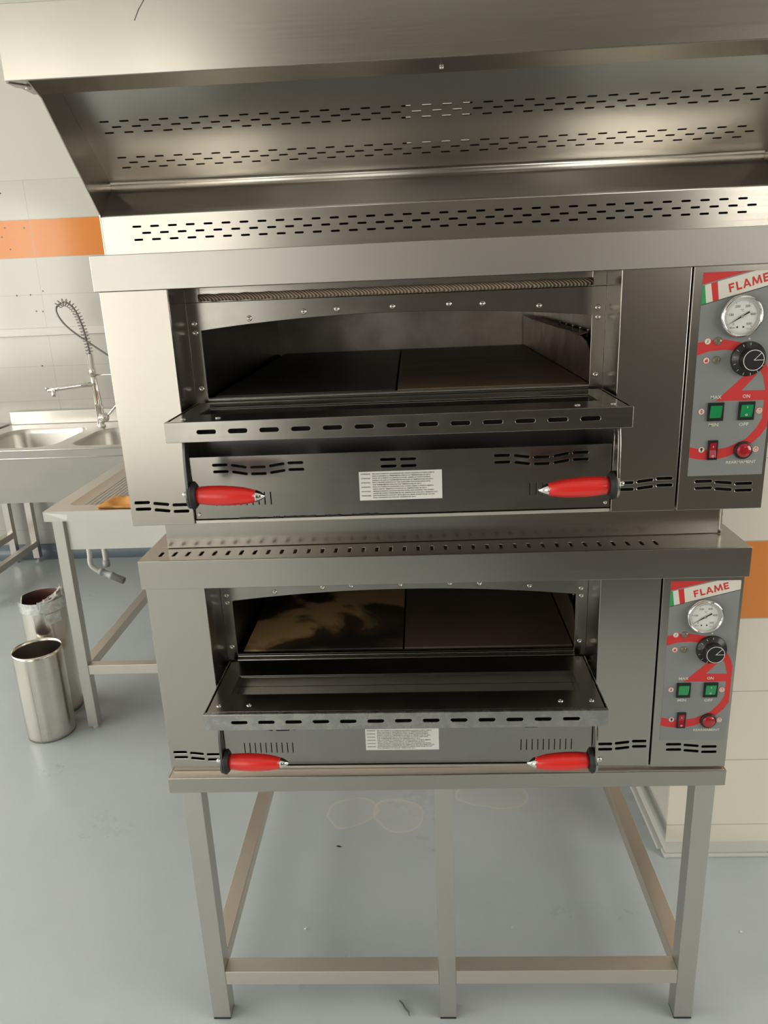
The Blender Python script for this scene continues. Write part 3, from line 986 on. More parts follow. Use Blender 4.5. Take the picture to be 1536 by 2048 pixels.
    for (x, z, kind) in ((1.0306, 0.2985, 'bolt'), (1.0307, 0.2667, 'flame'), (1.0297, 0.1788, 'dn'), (1.1285, 0.1773, 'pw'), (1.0351, 0.1111, 'bulb'), (1.1292, 0.1092, 'res')):
        disc(fa, x, z, 0.0052, yt, P_WHITE)
        y2 = yt - S_
        if kind == 'bolt':
            flat(fa, [(x + .0026, z + .0036), (x - .0014, z + .0002), (x + .0002, z + .0002), (x - .0026, z - .0036), (x + .0016, z - .0004), (x, z - .0002)], y2, INK)
        elif kind == 'flame':
            flat(fa, [(x - .0022, z - .003), (x + .0022, z - .003), (x + .0026, z), (x + .0008, z + .0036), (x, z + .001), (x - .0024, z + .0006)], y2, P_RED)
        elif kind == 'bulb':
            disc(fa, x, z + .001, 0.0024, y2, INK, n=14)
            flat(fa, rect(x - .001, x + .001, z - .0036, z - .001), y2, INK)
        elif kind == 'dn':
            flat(fa, [(x - .0026, z + .0005), (x + .0026, z + .0005), (x, z + .0035)], y2, P_RED)
            flat(fa, [(x - .0026, z - .0005), (x + .0026, z - .0005), (x, z - .0035)], y2, P_RED)
        else:
            disc(fa, x, z, 0.0032, y2, P_RED, 0.0024, 20)
            flat(fa, [(x - .0004, z), (x + .0008, z), (x + .0012, z + .0036), (x + .0002, z + .0036)], y2, P_RED)
        disc(fa, x, z, 0.0057, y2, P_RED, 0.0051, 28)
    disc(fa, 1.0997, 0.3003, 0.0016, yt, P_WHITE, n=12)
    tag(B(fa, 'printed_label', cp, recalc=False), 'grey control label with red figure, flag and FLAME lettering')
    # thermometer
    gx, gz = 1.0815, 0.3380
    y_ = -0.0021
    mb = MB()
    mb.lathe([(0, 0.0345), (0.004, 0.0350), (0.008, 0.0340), (0.0100, 0.0322), (0.0098, 0.0306), (0.0055, 0.0296)], (gx, y_, gz), (0, -1, 0), CHROME, 48, caps=False)
    th = B(mb, 'thermometer', cp)
    mb = MB()
    disc(mb, gx, gz, 0.0300, y_ - 0.0050, DIAL, n=48)
    yd = y_ - 0.0052
    for k in range(51):
        a = math.radians(225 - 270 * k / 50)
        r1, r2 = (0.0225, 0.0265) if k % 10 == 0 else (0.0250, 0.0265)
        c, s = math.cos(a), math.sin(a)
        w2 = 0.00022
        mb.add([(gx + r1 * c - w2 * s, yd, gz + r1 * s + w2 * c), (gx + r1 * c + w2 * s, yd, gz + r1 * s - w2 * c),
                (gx + r2 * c + w2 * s, yd, gz + r2 * s - w2 * c), (gx + r2 * c - w2 * s, yd, gz + r2 * s + w2 * c)], [(0, 1, 2, 3)], INK)
    for k, tx in enumerate(('0', '100', '200', '300', '400', '500')):
        a = math.radians(225 - 270 * k / 5)
        mb.text(tx, 0.0058, (gx + 0.0180 * math.cos(a), yd, gz + 0.0180 * math.sin(a)), XA, ZA, INK)
    mb.text('°C', 0.0055, (gx, yd, gz + 0.0095), XA, ZA, INK)
    disc(mb, gx - 0.006, gz - 0.0175, 0.0016, yd, INK, n=12)
    disc(mb, gx + 0.004, gz - 0.0175, 0.0016, yd, INK, n=12)
    mb.text('CL.1,6', 0.0032, (gx + 0.0135, yd, gz - 0.0205), XA, ZA, INK)
    mb.text('INOX', 0.0032, (gx - 0.014, yd, gz - 0.0185), XA, ZA, INK)
    B(mb, 'dial', cp, recalc=False)
    mb = MB()
    d_ = Vector((-0.86, 0, -0.51)).normalized()
    p_ = Vector((d_.z, 0, -d_.x))
    c0 = Vector((gx, y_ - 0.0068, gz))
    poly = [c0 + d_ * 0.027, c0 + d_ * 0.002 + p_ * 0.0011, c0 - d_ * 0.005 + p_ * 0.0008, c0 - d_ * 0.0135 + p_ * 0.0015, c0 - d_ * 0.0135 - p_ * 0.0015, c0 - d_ * 0.005 - p_ * 0.0008, c0 + d_ * 0.002 - p_ * 0.0011]
    mb.add(poly + [q + Vector((0, 0.0005, 0)) for q in poly], [tuple(range(7)), tuple(range(13, 6, -1))] + [(i, (i + 1) % 7, 7 + (i + 1) % 7, 7 + i) for i in range(7)], BLACK)
    mb.lathe([(0, 0.0022), (0.002, 0.0022)], (gx, y_ - 0.0058, gz), (0, -1, 0), ZINC, 16)
    B(mb, 'needle', cp)
    # thermostat knob: wide skirt and tall grip
    kx, kz = 1.1000, 0.2670
    mb = MB()
    mb.lathe([(0, 0.0290), (0.003, 0.0292), (0.006, 0.0282), (0.0085, 0.0190), (0.010, 0.0186), (0.0235, 0.0178), (0.0245, 0.0170)], (kx, y_, kz), (0, -1, 0), BLACK, 56)
    yk = y_ - 0.0247
    disc(mb, kx, kz, 0.0172, yk, WHITE, 0.0163, 44)

    def stroke(x0, z0, x1, z1, wd, y):
        d = Vector((x1 - x0, 0, z1 - z0)).normalized()
        p = Vector((d.z, 0, -d.x)) * wd / 2
        a, b_ = Vector((x0, y, z0)), Vector((x1, y, z1))
        mb.add([a + p, a - p, b_ - p, b_ + p], [(0, 1, 2, 3)], WHITE)
    stroke(kx, kz, kx + 0.0164, kz, 0.0008, yk)
    stroke(kx, kz, kx + 0.0116, kz + 0.0116, 0.0008, yk)
    for k, tx in enumerate(('0', '50', '100', '150', '200', '250', '300', '350', '400', '450')):
        a = math.radians(90 + 27 * k)
        c, s = math.cos(a), math.sin(a)
        stroke(kx + 0.0225 * c, kz + 0.0225 * s, kx + 0.0275 * c, kz + 0.0275 * s, 0.0007, y_ - 0.0073)
    B(mb, 'thermostat_knob', cp)
    for z in (0.2985, 0.2668):
        B(MB().lathe([(0, 0.0068), (0.0012, 0.0066), (0.0016, 0.0058), (0.0030, 0.0046), (0.0036, 0.0020)], (1.0478, y_, z), (0, -1, 0), LENS, 24), 'indicator_lamp', cp)
    for sx, mark in ((1.0535, False), (1.1060, True)):
        mb = MB()
        mb.plate(rect(sx - 0.0135, sx + 0.0135, 0.1620, 0.1940), [rect(sx - 0.0100, sx + 0.0100, 0.1668, 0.1892)], (0, y_ - 0.0030, 0), XA, ZA, (0, 0.0030, 0), BLACK)
        mb.prism([(y_ - 0.0015, 0.1668), (y_ - 0.0020, 0.1669), (y_ - 0.0052, 0.1890), (y_ - 0.0015, 0.1892)], (sx - 0.0100, 0, 0), YA, ZA, (0.0200, 0, 0), GREEN_L)
        if mark:
            mb.box(sx - 0.0004, sx + 0.0004, y_ - 0.0053, y_ - 0.0045, 0.1832, 0.1866, WHITE)
            disc(mb, sx, 0.1712, 0.0019, y_ - 0.0033, WHITE, 0.0013, 16)
        tag(B(mb, 'rocker_switch', cp, bevel=0.0005), 'green rocker switch')
    sx = 1.0540
    mb = MB()
    mb.plate(rect(sx - 0.0085, sx + 0.0085, 0.0925, 0.1275), [rect(sx - 0.0055, sx + 0.0055, 0.0965, 0.1235)], (0, y_ - 0.0028, 0), XA, ZA, (0, 0.0028, 0), BLACK)
    mb.prism([(y_ - 0.0015, 0.0965), (y_ - 0.0050, 0.0970), (y_ - 0.0024, 0.1100), (y_ - 0.0042, 0.1230), (y_ - 0.0015, 0.1235)], (sx - 0.0055, 0, 0), YA, ZA, (0.0110, 0, 0), RED_L)
    disc(mb, sx, 0.1000, 0.0019, y_ - 0.0054, WHITE, 0.0013, 16)
    mb.box(sx - 0.0004, sx + 0.0004, y_ - 0.0046, y_ - 0.0030, 0.1150, 0.1185, WHITE)
    tag(B(mb, 'light_switch', cp, bevel=0.0004), 'small red light switch')
    mb = MB().lathe([(0, 0.0158), (0.003, 0.0160), (0.0045, 0.0148), (0.0045, 0.0128)], (1.1070, y_, 0.1085), (0, -1, 0), BLACK, 36)
    mb.lathe([(0.002, 0.0128), (0.0055, 0.0126), (0.0075, 0.0110), (0.0085, 0.0060), (0.0087, 0.0008)], (1.1070, y_, 0.1085), (0, -1, 0), RED_L, 36)
    tag(B(mb, 'reset_button', cp), 'round red push button')
    return root


make_oven('pizza_oven', 'steel deck pizza oven resting on the tube stand, lower of the two ovens', (W / 2, 0, ZF + 0.0005), -0.01054, False)
UZ = 0.5584
make_oven('pizza_oven', 'steel deck pizza oven stacked on top, directly beneath the slotted hood', (W / 2 + 0.0063, -0.0266, ZF + UZ), 0, True)

# ================================================================== EXTRACTOR HOOD
hood = thing('extractor_hood', 'stainless steel extractor hood with slotted rear plate above the ovens', 'hood', (0.58, 0.1, ZF + 1.0375))
HO = (0.58, 0.1, ZF + 1.0375)


def hz(p):
    return [(q[0], q[1] + ZF) for q in p]


HX0, HX1 = 0.0165, 1.1425
ck = hz([(-0.004, 1.0385), (-0.004, 1.103), (-0.163, 1.2482), (-0.1985, 1.2617), (-0.1985, 1.352), (0.40, 1.352), (0.40, 1.0385)])
for (xx, lb) in ((HX0, 'left cheek'), (HX1 - 0.0025, 'right cheek')):
    MB().prism(ck, (xx, 0, 0), YA, ZA, (0.0025, 0, 0), STEEL_H).build('cheek', hood, HO, bevel=0.0007)
# fascia with return flange
mb = MB()
fx0, fx1 = -0.0126, 1.170
mb.box(fx0, fx1, -0.2015, -0.1990, ZF + 1.2617, ZF + 1.3540, STEEL_H)
mb.box(fx0 + 0.002, fx1 - 0.002, -0.1988, -0.120, ZF + 1.2617, ZF + 1.2637, STEEL_H)
mb.box(fx0 + 0.03, fx1 - 0.03, -0.1222, -0.120, ZF + 1.2637, ZF + 1.2720, STEEL_H)
mb.box(fx0, fx1, -0.1988, -0.165, ZF + 1.3520, ZF + 1.3540, STEEL_H)
mb.prism([(-0.0126, -0.1988), (HX0, -0.1630), (HX0, -0.1560), (-0.0126, -0.1700)], (0, 0, ZF + 1.2600), XA, YA, (0, 0, 0.0016), STEEL_H)
mb.build('fascia', hood, HO, bevel=0.0008)
MB().lathe([(0, 0.0042), (0.002, 0.0040), (0.003, 0.002)], (0.005, -0.170, ZF + 1.2600), (0, 0, -1), ZINC, 16).build('screw', hood, HO)
MB().lathe([(0, 0.0035), (0.002, 0.0033), (0.003, 0.0015)], (0.590, -0.150, ZF + 1.2617), (0, 0, -1), ZINC, 16).build('screw', hood, HO)
MB().tube([(0.1780, -0.2018, ZF + 1.3250), (0.1850, -0.2018, ZF + 1.3370), (0.1955, -0.2018, ZF + 1.3500)], 0.0005, STEEL_DARK, 6).build('scratch', hood, HO)
# sloping slotted plate
pA = Vector((0, -0.1220, ZF + 1.2922))
pD = Vector((0, 0.156, -0.113)).normalized()
pN = Vector((0, 0.113, 0.156)).normalized()
off_a = ((-0.09 + 0.1220) / 0.156) * 0.1926     # distance from pA to the reference edge
holes = []
for base in (0.0567, 0.1308):
    for r_i, st in ((0, 0.0611), (1, 0.0771), (2, 0.0609)):
        k = 0
        while st + 0.03185 * k < 1.105:
            holes.append(capsule(st + 0.03185 * k, off_a + base + 0.01105 * r_i, 0.0155, 0.0032, 0, 5))
            k += 1
mb = MB().plate(rect(HX0 + 0.0026, HX1 - 0.0026, 0.0, 0.2235), holes, pA, XA, pD, pN * 0.0015, STEEL_PERF)
tag(mb.build('sloping_plate', hood, HO), 'sloping plate with two triple rows of slots')
# rolled gutter below the sloping plate
pe = pA + pD * 0.2237
prof = [(pe.y, pe.z), (pe.y + 0.0035, pe.z - 0.005), (pe.y + 0.0045, pe.z - 0.011), (pe.y + 0.001, pe.z - 0.0165), (pe.y - 0.008, pe.z - 0.0205), (0.012, ZF + 1.1085), (0.001, ZF + 1.1030), (-0.003, ZF + 1.0990)]
prof2 = [(a + 0.0012, b - 0.0016) for a, b in reversed(prof)]
mb = MB().prism(prof + prof2, (HX0 + 0.0027, 0, 0), YA, ZA, (HX1 - HX0 - 0.0054, 0, 0), STEEL_PERF, smooth=True)
mb.build('gutter', hood, HO)
# lower slotted plate
holes = []
for zz, st in ((1.0822, 0.0780), (1.0717, 0.0935), (1.0612, 0.0785)):
    k = 0
    while st + 0.0305 * k < 1.10:
        holes.append(capsule(st + 0.0305 * k, ZF + zz, 0.0155, 0.0034, 0, 5))
        k += 1
mb = MB().plate(rect(HX0 + 0.0026, HX1 - 0.0026, ZF + 1.0390, ZF + 1.0988), holes, (0, -0.003, 0), XA, ZA, (0, 0.0015, 0), STEEL_H)
tag(mb.build('lower_plate', hood, HO), 'upright plate with three rows of slots')
# roof, back with duct opening
mb = MB().box(HX0 + 0.0026, HX1 - 0.0026, -0.164, 0.3975, ZF + 1.3490, ZF + 1.3515, STEEL_H)
mb.plate(rect(HX0 + 0.0026, HX1 - 0.0026, ZF + 1.0390, ZF + 1.3488), [rect(0.5385, 0.672, ZF + 1.248, ZF + 1.345)], (0, 0.3975, 0), XA, ZA, (0, 0.0025, 0), STEEL_DARK)
mb.box(HX0 + 0.003, HX1 - 0.003, 0.0, 0.3970, ZF + 1.0390, ZF + 1.0405, STEEL_DARK)
mb.build('hood_body', hood, HO)

# ================================================================== OVEN STAND
stand = thing('oven_stand', 'square tube steel stand carrying the two ovens', 'stand', (0.575, 0.5, 0))
SO = (0.575, 0.5, 0)
T0, T1, TB = -0.0032, 1.1515, ZF - 0.0403
mb = MB()
mb.box(T0, T1, -0.0147, -0.0122, TB, ZF - 0.0045, STEEL)
mb.box(T0, T0 + 0.0025, -0.0122, 1.06, TB, ZF - 0.0045, STEEL)
mb.box(T1 - 0.0025, T1, -0.0122, 1.06, TB, ZF - 0.0045, STEEL)
mb.box(T0, T1, 1.0605, 1.063, TB, ZF - 0.0045, STEEL)
mb.box(T0 + 0.0026, T1 - 0.0026, -0.0121, 1.06, ZF - 0.0080, ZF - 0.0046, STEEL_RAIL)
mb.build('top_frame', stand, SO, bevel=0.0011)
MB().box(T0 + 0.008, T1 - 0.008, 0.003, 1.03, ZF - 0.0045, ZF + 0.0003, STEEL_RAIL).build('bearer', stand, SO)
LZ = TB + 0.0001
for (xa, xb) in ((0.0210, 0.0627), (0.5558, 0.5945), (1.0928, 1.1339)):
    MB().box(xa, xb, -0.0118, 0.0285, 0.006, ZF - 0.0085, STEEL_LEG).build('leg', stand, SO, bevel=0.0014)
    MB().box(xa + 0.001, xb - 0.001, -0.0108, 0.0275, 0.0, 0.006, RUBBER).build('foot_cap', stand, SO)
for (xa, xb) in ((0.0210, 0.0627), (1.0928, 1.1339)):
    MB().box(xa, xb, 1.0105, 1.0505, 0.006, ZF - 0.0085, STEEL_LEG).build('leg', stand, SO, bevel=0.0014)
    MB().box(xa + 0.001, xb - 0.001, 1.0115, 1.0495, 0.0, 0.006, RUBBER).build('foot_cap', stand, SO)
RZ1 = ZF - 0.5321
for (xa, xb) in ((0.0630, 0.5555), (0.5948, 1.0925)):
    MB().box(xa, xb, -0.0115, 0.0282, RZ1 - 0.0376, RZ1, STEEL_RAIL).build('front_rail', stand, SO, bevel=0.0014)
for (xa, xb) in ((0.0150, 0.0550), (1.0930, 1.1335)):
    MB().box(xa, xb, 0.0288, 1.0102, RZ1 - 0.0376, RZ1, steel('side_rail_steel', col=(0.70, 0.62, 0.55), rough=0.34, axis='Y', stain=0.1)).build('side_rail', stand, SO, bevel=0.0014)

# ================================================================== SINK UNIT AT THE BACK WALL
SZ = ZF + 0.2153
SX0, SX1, SY0, SY1 = -1.955, -0.62, 2.397, 3.225
sink = thing('double_sink', 'stainless double bowl sink unit standing against the white tiled wall', 'sink', ((SX0 + SX1) / 2, 2.8, 0))
KO = ((SX0 + SX1) / 2, 2.8, 0)


def rrect(x0, x1, y0, y1, r, n=6):
    p = []
    for (cx, cy, a) in ((x1 - r, y0 + r, -90), (x1 - r, y1 - r, 0), (x0 + r, y1 - r, 90), (x0 + r, y0 + r, 180)):
        for k in range(n + 1):
            t = math.radians(a + 90 * k / n)
            p.append((cx + r * math.cos(t), cy + r * math.sin(t)))
    return p


bowls = [(-1.86, -1.375, 2.478, 3.045, 0.11), (-1.290, -0.80, 2.478, 2.985, 0.11)]
mb = MB().plate(rect(SX0, SX1, SY0, SY1 - 0.004), [rrect(*b) for b in bowls], (0, 0, SZ), XA, YA, (0, 0, -0.002), STEEL_SINK)
mb.box(SX0, SX1, SY0 - 0.0005, SY0 + 0.002, SZ - 0.0424, SZ - 0.001, STEEL_APRON)
mb.tube([(SX0, SY0, SZ - 0.0415), (SX1, SY0, SZ - 0.0415)], 0.003, STEEL_SINK, 8)
mb.box(SX0, SX0 + 0.002, SY0 + 0.002, SY1, SZ - 0.0424, SZ - 0.0025, STEEL_SINK)
mb.box(SX1 - 0.002, SX1, SY0 + 0.002, SY1, SZ - 0.0424, SZ - 0.0025, STEEL_SINK)
mb.tube([(SX0, SY0 + 0.001, SZ + 0.0005), (SX1, SY0 + 0.001, SZ + 0.0005)], 0.004, STEEL_SINK, 8)
mb.build('sink_top', sink, KO)
MB().box(SX0, SX1, SY1 - 0.020, SY1, SZ + 0.0002, SZ + 0.0800, STEEL_SINK).build('splashback', sink, KO, bevel=0.003)
for (x0, x1, y0, y1, r) in bowls:
    mb = MB()
    rings = [(0, 0.0), (0.004, -0.006), (0.008, -0.03), (0.016, -0.19), (0.035, -0.225), (0.08, -0.235)]
    n = None
    vs, fs = [], []
    for (ins, dz) in rings:
        lp = rrect(x0 + ins, x1 - ins, y0 + ins, y1 - ins, max(0.03, r - ins))
        n = len(lp)
        vs += [(p[0], p[1], SZ - 0.0005 + dz) for p in lp]
    for i in range(len(rings) - 1):
        for k in range(n):
            j = (k + 1) % n
            fs.append((i * n + k, i * n + j, (i + 1) * n + j, (i + 1) * n + k))
    fs.append(tuple((len(rings) - 1) * n + k for k in range(n)))
    mb.add(vs, fs, STEEL_SINK, True)
    bo = mb.build('bowl', sink, KO, recalc=False)
    MB().lathe([(0, 0.045), (0.002, 0.044), (0.002, 0.032), (-0.004, 0.028)], ((x0 + x1) / 2, y1 - 0.12, SZ - 0.2352), (0, 0, 1), CHROME, 28).build('drain', bo, KO)
    MB().lathe([(0, 0.016), (0.003, 0.0155), (0.0035, 0.004)], (x1 - 0.075, y1 - 0.0175, SZ - 0.045), (0, -1, 0), CHROME, 20).build('overflow', bo, KO)
MB().box(SX0 + 0.010, SX1 - 0.010, SY0 + 0.012, SY0 + 0.014, SZ - 0.2820, SZ - 0.0425, STEEL_APRON).build('apron', sink, KO)
for (x, y) in ((SX0 + 0.012, 3.150), (SX0 + 0.012, SY0 + 0.016), (SX1 - 0.052, 3.150), (SX1 - 0.052, SY0 + 0.016)):
    MB().box(x, x + 0.04, y, y + 0.04, 0.03, SZ - 0.0430, STEEL_LEG).build('leg', sink, KO, bevel=0.0015)
    MB().lathe([(0, 0.018), (0.004, 0.018), (0.008, 0.009), (0.03, 0.009)], (x + 0.02, y + 0.02, 0.0), (0, 0, 1), PVC_G, 16).build('foot', sink, KO)
for x in (SX0 + 0.012, SX1 - 0.052):
    MB().box(x, x + 0.04, SY0 + 0.057, 3.149, 0.108, 0.146, STEEL_RAIL).build('side_rail', sink, KO, bevel=0.0015)

# neighbouring work table, only its right end and legs in view
wt = thing('work_table', 'steel work table leg and edge at the far left, beside the sink unit', 'table', (-2.5, 2.85, 0))
WO = (-2.5, 2.85, 0)
MB().box(-3.1, -1.985, 2.55, 3.235, SZ - 0.045, SZ + 0.004, STEEL_SINK).build('table_top', wt, WO, bevel=0.002)
for (x, y) in ((-2.085, 3.145), (-2.085, 2.57), (-3.08, 3.145), (-3.08, 2.57)):
    MB().box(x, x + 0.04, y, y + 0.04, 0.03, SZ - 0.046, STEEL_LEG).build('leg', wt, WO, bevel=0.0015)
    MB().lathe([(0, 0.018), (0.004, 0.018), (0.008, 0.009), (0.03, 0.009)], (x + 0.02, y + 0.02, 0.0), (0, 0, 1), PVC_G, 16).build('foot', wt, WO)
MB().box(-2.085, -2.045, 2.611, 3.144, 0.17, 0.21, STEEL_RAIL).build('side_rail', wt, WO, bevel=0.0015)

# ------------------------------------------------------------------ spring spray tap
TY = 3.0403
TO = KO


def TZ(z):
    return ZF + z


mb = MB()
mb.lathe([(0, 0.026), (0.006, 0.026), (0.012, 0.020), (0.045, 0.019)], (-1.3217, TY, SZ), (0, 0, 1), CHROME, 24)
mb.lathe([(-0.03, 0.016), (-0.02, 0.026), (0.0, 0.030), (0.02, 0.026), (0.03, 0.012)], (-1.300, TY, TZ(0.268)), (1, 0, 0), CHROME, 24)
mb.tube([(-1.3225, TY, TZ(0.25)), (-1.328, TY, TZ(0.36)), (-1.330, TY, TZ(0.47)), (-1.327, TY, TZ(0.535))], [0.016, 0.014, 0.014, 0.014], CHROME, 16)
mb.tube([(-1.313, TY, TZ(0.27)), (-1.302, TY, TZ(0.30)), (-1.308, TY, TZ(0.42)), (-1.314, TY, TZ(0.52))], 0.007, CHROME, 10)
mb.lathe([(0, 0.021), (0.045, 0.021), (0.046, 0.018), (0.125, 0.018), (0.130, 0.012)], (-1.327, TY, TZ(0.515)), (0.01, 0, 1), CHROME, 24)
tp = tag(mb.build('spray_tap', sink, TO), 'chrome spray tap with coiled spring hose')
mb = MB().tube([(-1.290, TY, TZ(0.275)), (-1.262, TY - 0.005, TZ(0.290)), (-1.215, TY - 0.01, TZ(0.335)), (-1.195, TY - 0.01, TZ(0.352))], [0.008, 0.006, 0.0065, 0.008], CHROME, 12)
mb.build('lever', tp, TO)
mb = MB().tube([(-1.322, TY, TZ(0.468)), (-1.40, TY - 0.02, TZ(0.464)), (-1.50, TY - 0.045, TZ(0.456)), (-1.578, TY - 0.065, TZ(0.449))], 0.0135, CHROME, 16)
mb.lathe([(0, 0.013), (0.028, 0.013), (0.034, 0.010)], (-1.548, TY - 0.058, TZ(0.444)), (-0.1, 0, -1), CHROME, 18)
mb.tube([(-1.582, TY - 0.066, TZ(0.447)), (-1.586, TY - 0.067, TZ(0.470))], 0.006, CHROME, 10)
mb.build('spout', tp, TO)
mb = MB().tube([(-1.326, TY, TZ(0.519)), (-1.215, TY - 0.01, TZ(0.519)), (-1.17, TY - 0.02, TZ(0.52))], 0.0045, CHROME, 10)
mb.build('holder_arm', tp, TO)
# hose path
hp = [(-1.3255, 0.640), (-1.330, 0.70), (-1.338, 0.76), (-1.350, 0.82), (-1.366, 0.872), (-1.388, 0.910), (-1.416, 0.930), (-1.446, 0.930), (-1.470, 0.912)]


def spl(pts, m):
    out = []
    n_ = len(pts)
    for i in range(n_ - 1):
        p0, p1, p2, p3 = pts[max(i - 1, 0)], pts[i], pts[i + 1], pts[min(i + 2, n_ - 1)]
        for k in range(m):
            t = k / m
            out.append(tuple(0.5 * ((2 * b) + (-a + c) * t + (2 * a - 5 * b + 4 * c - d) * t * t + (-a + 3 * b - 3 * c + d) * t ** 3) for a, b, c, d in zip(p0, p1, p2, p3)))
    out.append(pts[-1])
    return out


path = [Vector((p[0], TY, TZ(p[1]))) for p in spl(hp, 40)]
turns = 21
coil = []
cum = [0]
for i in range(1, len(path)):
    cum.append(cum[-1] + (path[i] - path[i - 1]).length)
for i, p in enumerate(path):
    d = (path[min(i + 1, len(path) - 1)] - path[max(i - 1, 0)]).normalized()
    Un = Vector((0, 1, 0))
    Vn = d.cross(Un)
    a = 2 * math.pi * turns * cum[i] / cum[-1]
    coil.append(p + (Un * math.cos(a) + Vn * math.sin(a)) * 0.0200)
MB().tube(coil, 0.0025, plain('spring_steel', (0.45, 0.44, 0.42), 0.25, 1), 6).build('spring', tp, TO)
lo = [(-1.470, 0.912), (-1.476, 0.885), (-1.462, 0.845), (-1.430, 0.800), (-1.375, 0.750), (-1.310, 0.700), (-1.240, 0.648), (-1.17, 0.595), (-1.11, 0.54)]
full = path[::6] + [Vector((p[0], TY - 0.012, TZ(p[1]))) for p in spl(lo, 6)[1:]]
MB().tube(full, 0.0052, plain('grey_steel_hose', (0.20, 0.20, 0.20), 0.35, 0.7), 10).build('hose', tp, TO)
MB().lathe([(0, 0.012), (0.02, 0.014), (0.06, 0.015), (0.075, 0.020), (0.085, 0.020)], (-1.11, TY - 0.012, TZ(0.542)), (0.3, 0, -1), BLACK, 20).build('spray_head', tp, TO)

# ================================================================== DRAINER TABLE
DZ = ZF + 0.2328
DX0, DX1, DY0, DY1 = -0.806, -0.06, 1.200, 2.385
dr = thing('drainer_table', 'steel draining table with ribbed top in front of the sink unit', 'table', ((DX0 + DX1) / 2, 1.8, 0))
DO = ((DX0 + DX1) / 2, 1.8, 0)
tx0, tx1, ty0, ty1 = DX0 + 0.060, DX1 - 0.06, DY0 + 0.075, DY1 - 0.09
mb = MB().plate(rect(DX0, DX1, DY0, DY1), [rrect(tx0, tx1, ty0, ty1, 0.03)], (0, 0, DZ), XA, YA, (0, 0, -0.002), STEEL_SINK)
mb.box(DX0, DX1, DY0 - 0.0004, DY0 + 0.0018, DZ - 0.0367, DZ - 0.0005, STEEL_SINK)
mb.box(DX0, DX0 + 0.002, DY0 + 0.002, DY1, DZ - 0.0367, DZ - 0.0022, STEEL_SINK)
mb.box(DX1 - 0.002, DX1, DY0 + 0.002, DY1, DZ - 0.0367, DZ - 0.0022, STEEL_SINK)
mb.box(DX0, DX1, DY1 - 0.002, DY1, DZ - 0.0367, DZ - 0.0022, STEEL_SINK)
mb.build('table_top', dr, DO)
vs, fs = [], []
rings = [(0, -0.0005), (0.012, -0.008), (0.030, -0.013)]
for (ins, dz) in rings:
    lp = rrect(tx0 + ins, tx1 - ins, ty0 + ins, ty1 - ins, 0.03)
    n = len(lp)
    vs += [(p[0], p[1], DZ + dz) for p in lp]
for i in range(2):
    for k in range(n):
        j = (k + 1) % n
        fs.append((i * n + k, i * n + j, (i + 1) * n + j, (i + 1) * n + k))
fs.append(tuple(2 * n + k for k in range(n)))
mb = MB().add(vs, fs, STEEL_SINK, True)
k = 0
while tx0 + 0.045 + 0.017 * k < tx1 - 0.05:
    x = tx0 + 0.045 + 0.017 * k
    mb.tube([(x, ty0 + 0.05, DZ - 0.0135), (x, ty1 - 0.05, DZ - 0.0135)], 0.0032, STEEL_SINK, 8)
    k += 1
mb.build('ribbed_drainer', dr, DO, recalc=False)
MB().box(DX0 + 0.062, DX1 - 0.062, DY0 + 0.037, DY0 + 0.039, ZF + 0.0742, DZ - 0.0368, STEEL_SINK).build('apron', dr, DO)
legx = (-0.7870, DX1 - 0.0590)
for x in legx:
    for y in (1.2180, 2.325):
        MB().box(x, x + 0.0395, y, y + 0.04, 0.012, DZ - 0.0368, STEEL_LEG).build('leg', dr, DO, bevel=0.0014)
        MB().lathe([(0, 0.011), (0.012, 0.011)], (x + 0.02, y + 0.02, 0.0), (0, 0, 1), PVC_W, 14).build('foot', dr, DO)
    MB().box(x + 0.0005, x + 0.0390, 1.2585, 2.3245, ZF - 0.4335, ZF - 0.3950, STEEL_RAIL).build('side_rail', dr, DO, bevel=0.0014)
MB().box(legx[0] + 0.0400, legx[1] - 0.0005, 1.2195, 1.2560, ZF - 0.4337, ZF - 0.3949, STEEL_RAIL).build('front_rail', dr, DO, bevel=0.0014)
# white corner patch of tape on the rim
MB().add([(-0.803, 1.1992, DZ - 0.003), (-0.722, 1.1992, DZ - 0.0335), (-0.716, 1.1992, DZ - 0.012)], [(0, 1, 2)], WHITE).build('corner_patch', dr, DO)


# drain pipes hanging below
def corr(mb, pts, r, mat, per=0.009):
    P_ = [Vector(p) for p in pts]
    fine, rr = [], []
    for i in range(len(P_) - 1):
        L_ = (P_[i + 1] - P_[i]).length
        n_ = max(2, int(L_ / (per / 2)))
        for k in range(n_):
            fine.append(P_[i].lerp(P_[i + 1], k / n_))
    fine.append(P_[-1])
    rr = [r * (1.0 if i % 2 else 0.84) for i in range(len(fine))]
    mb.tube(fine, rr, mat, 16)


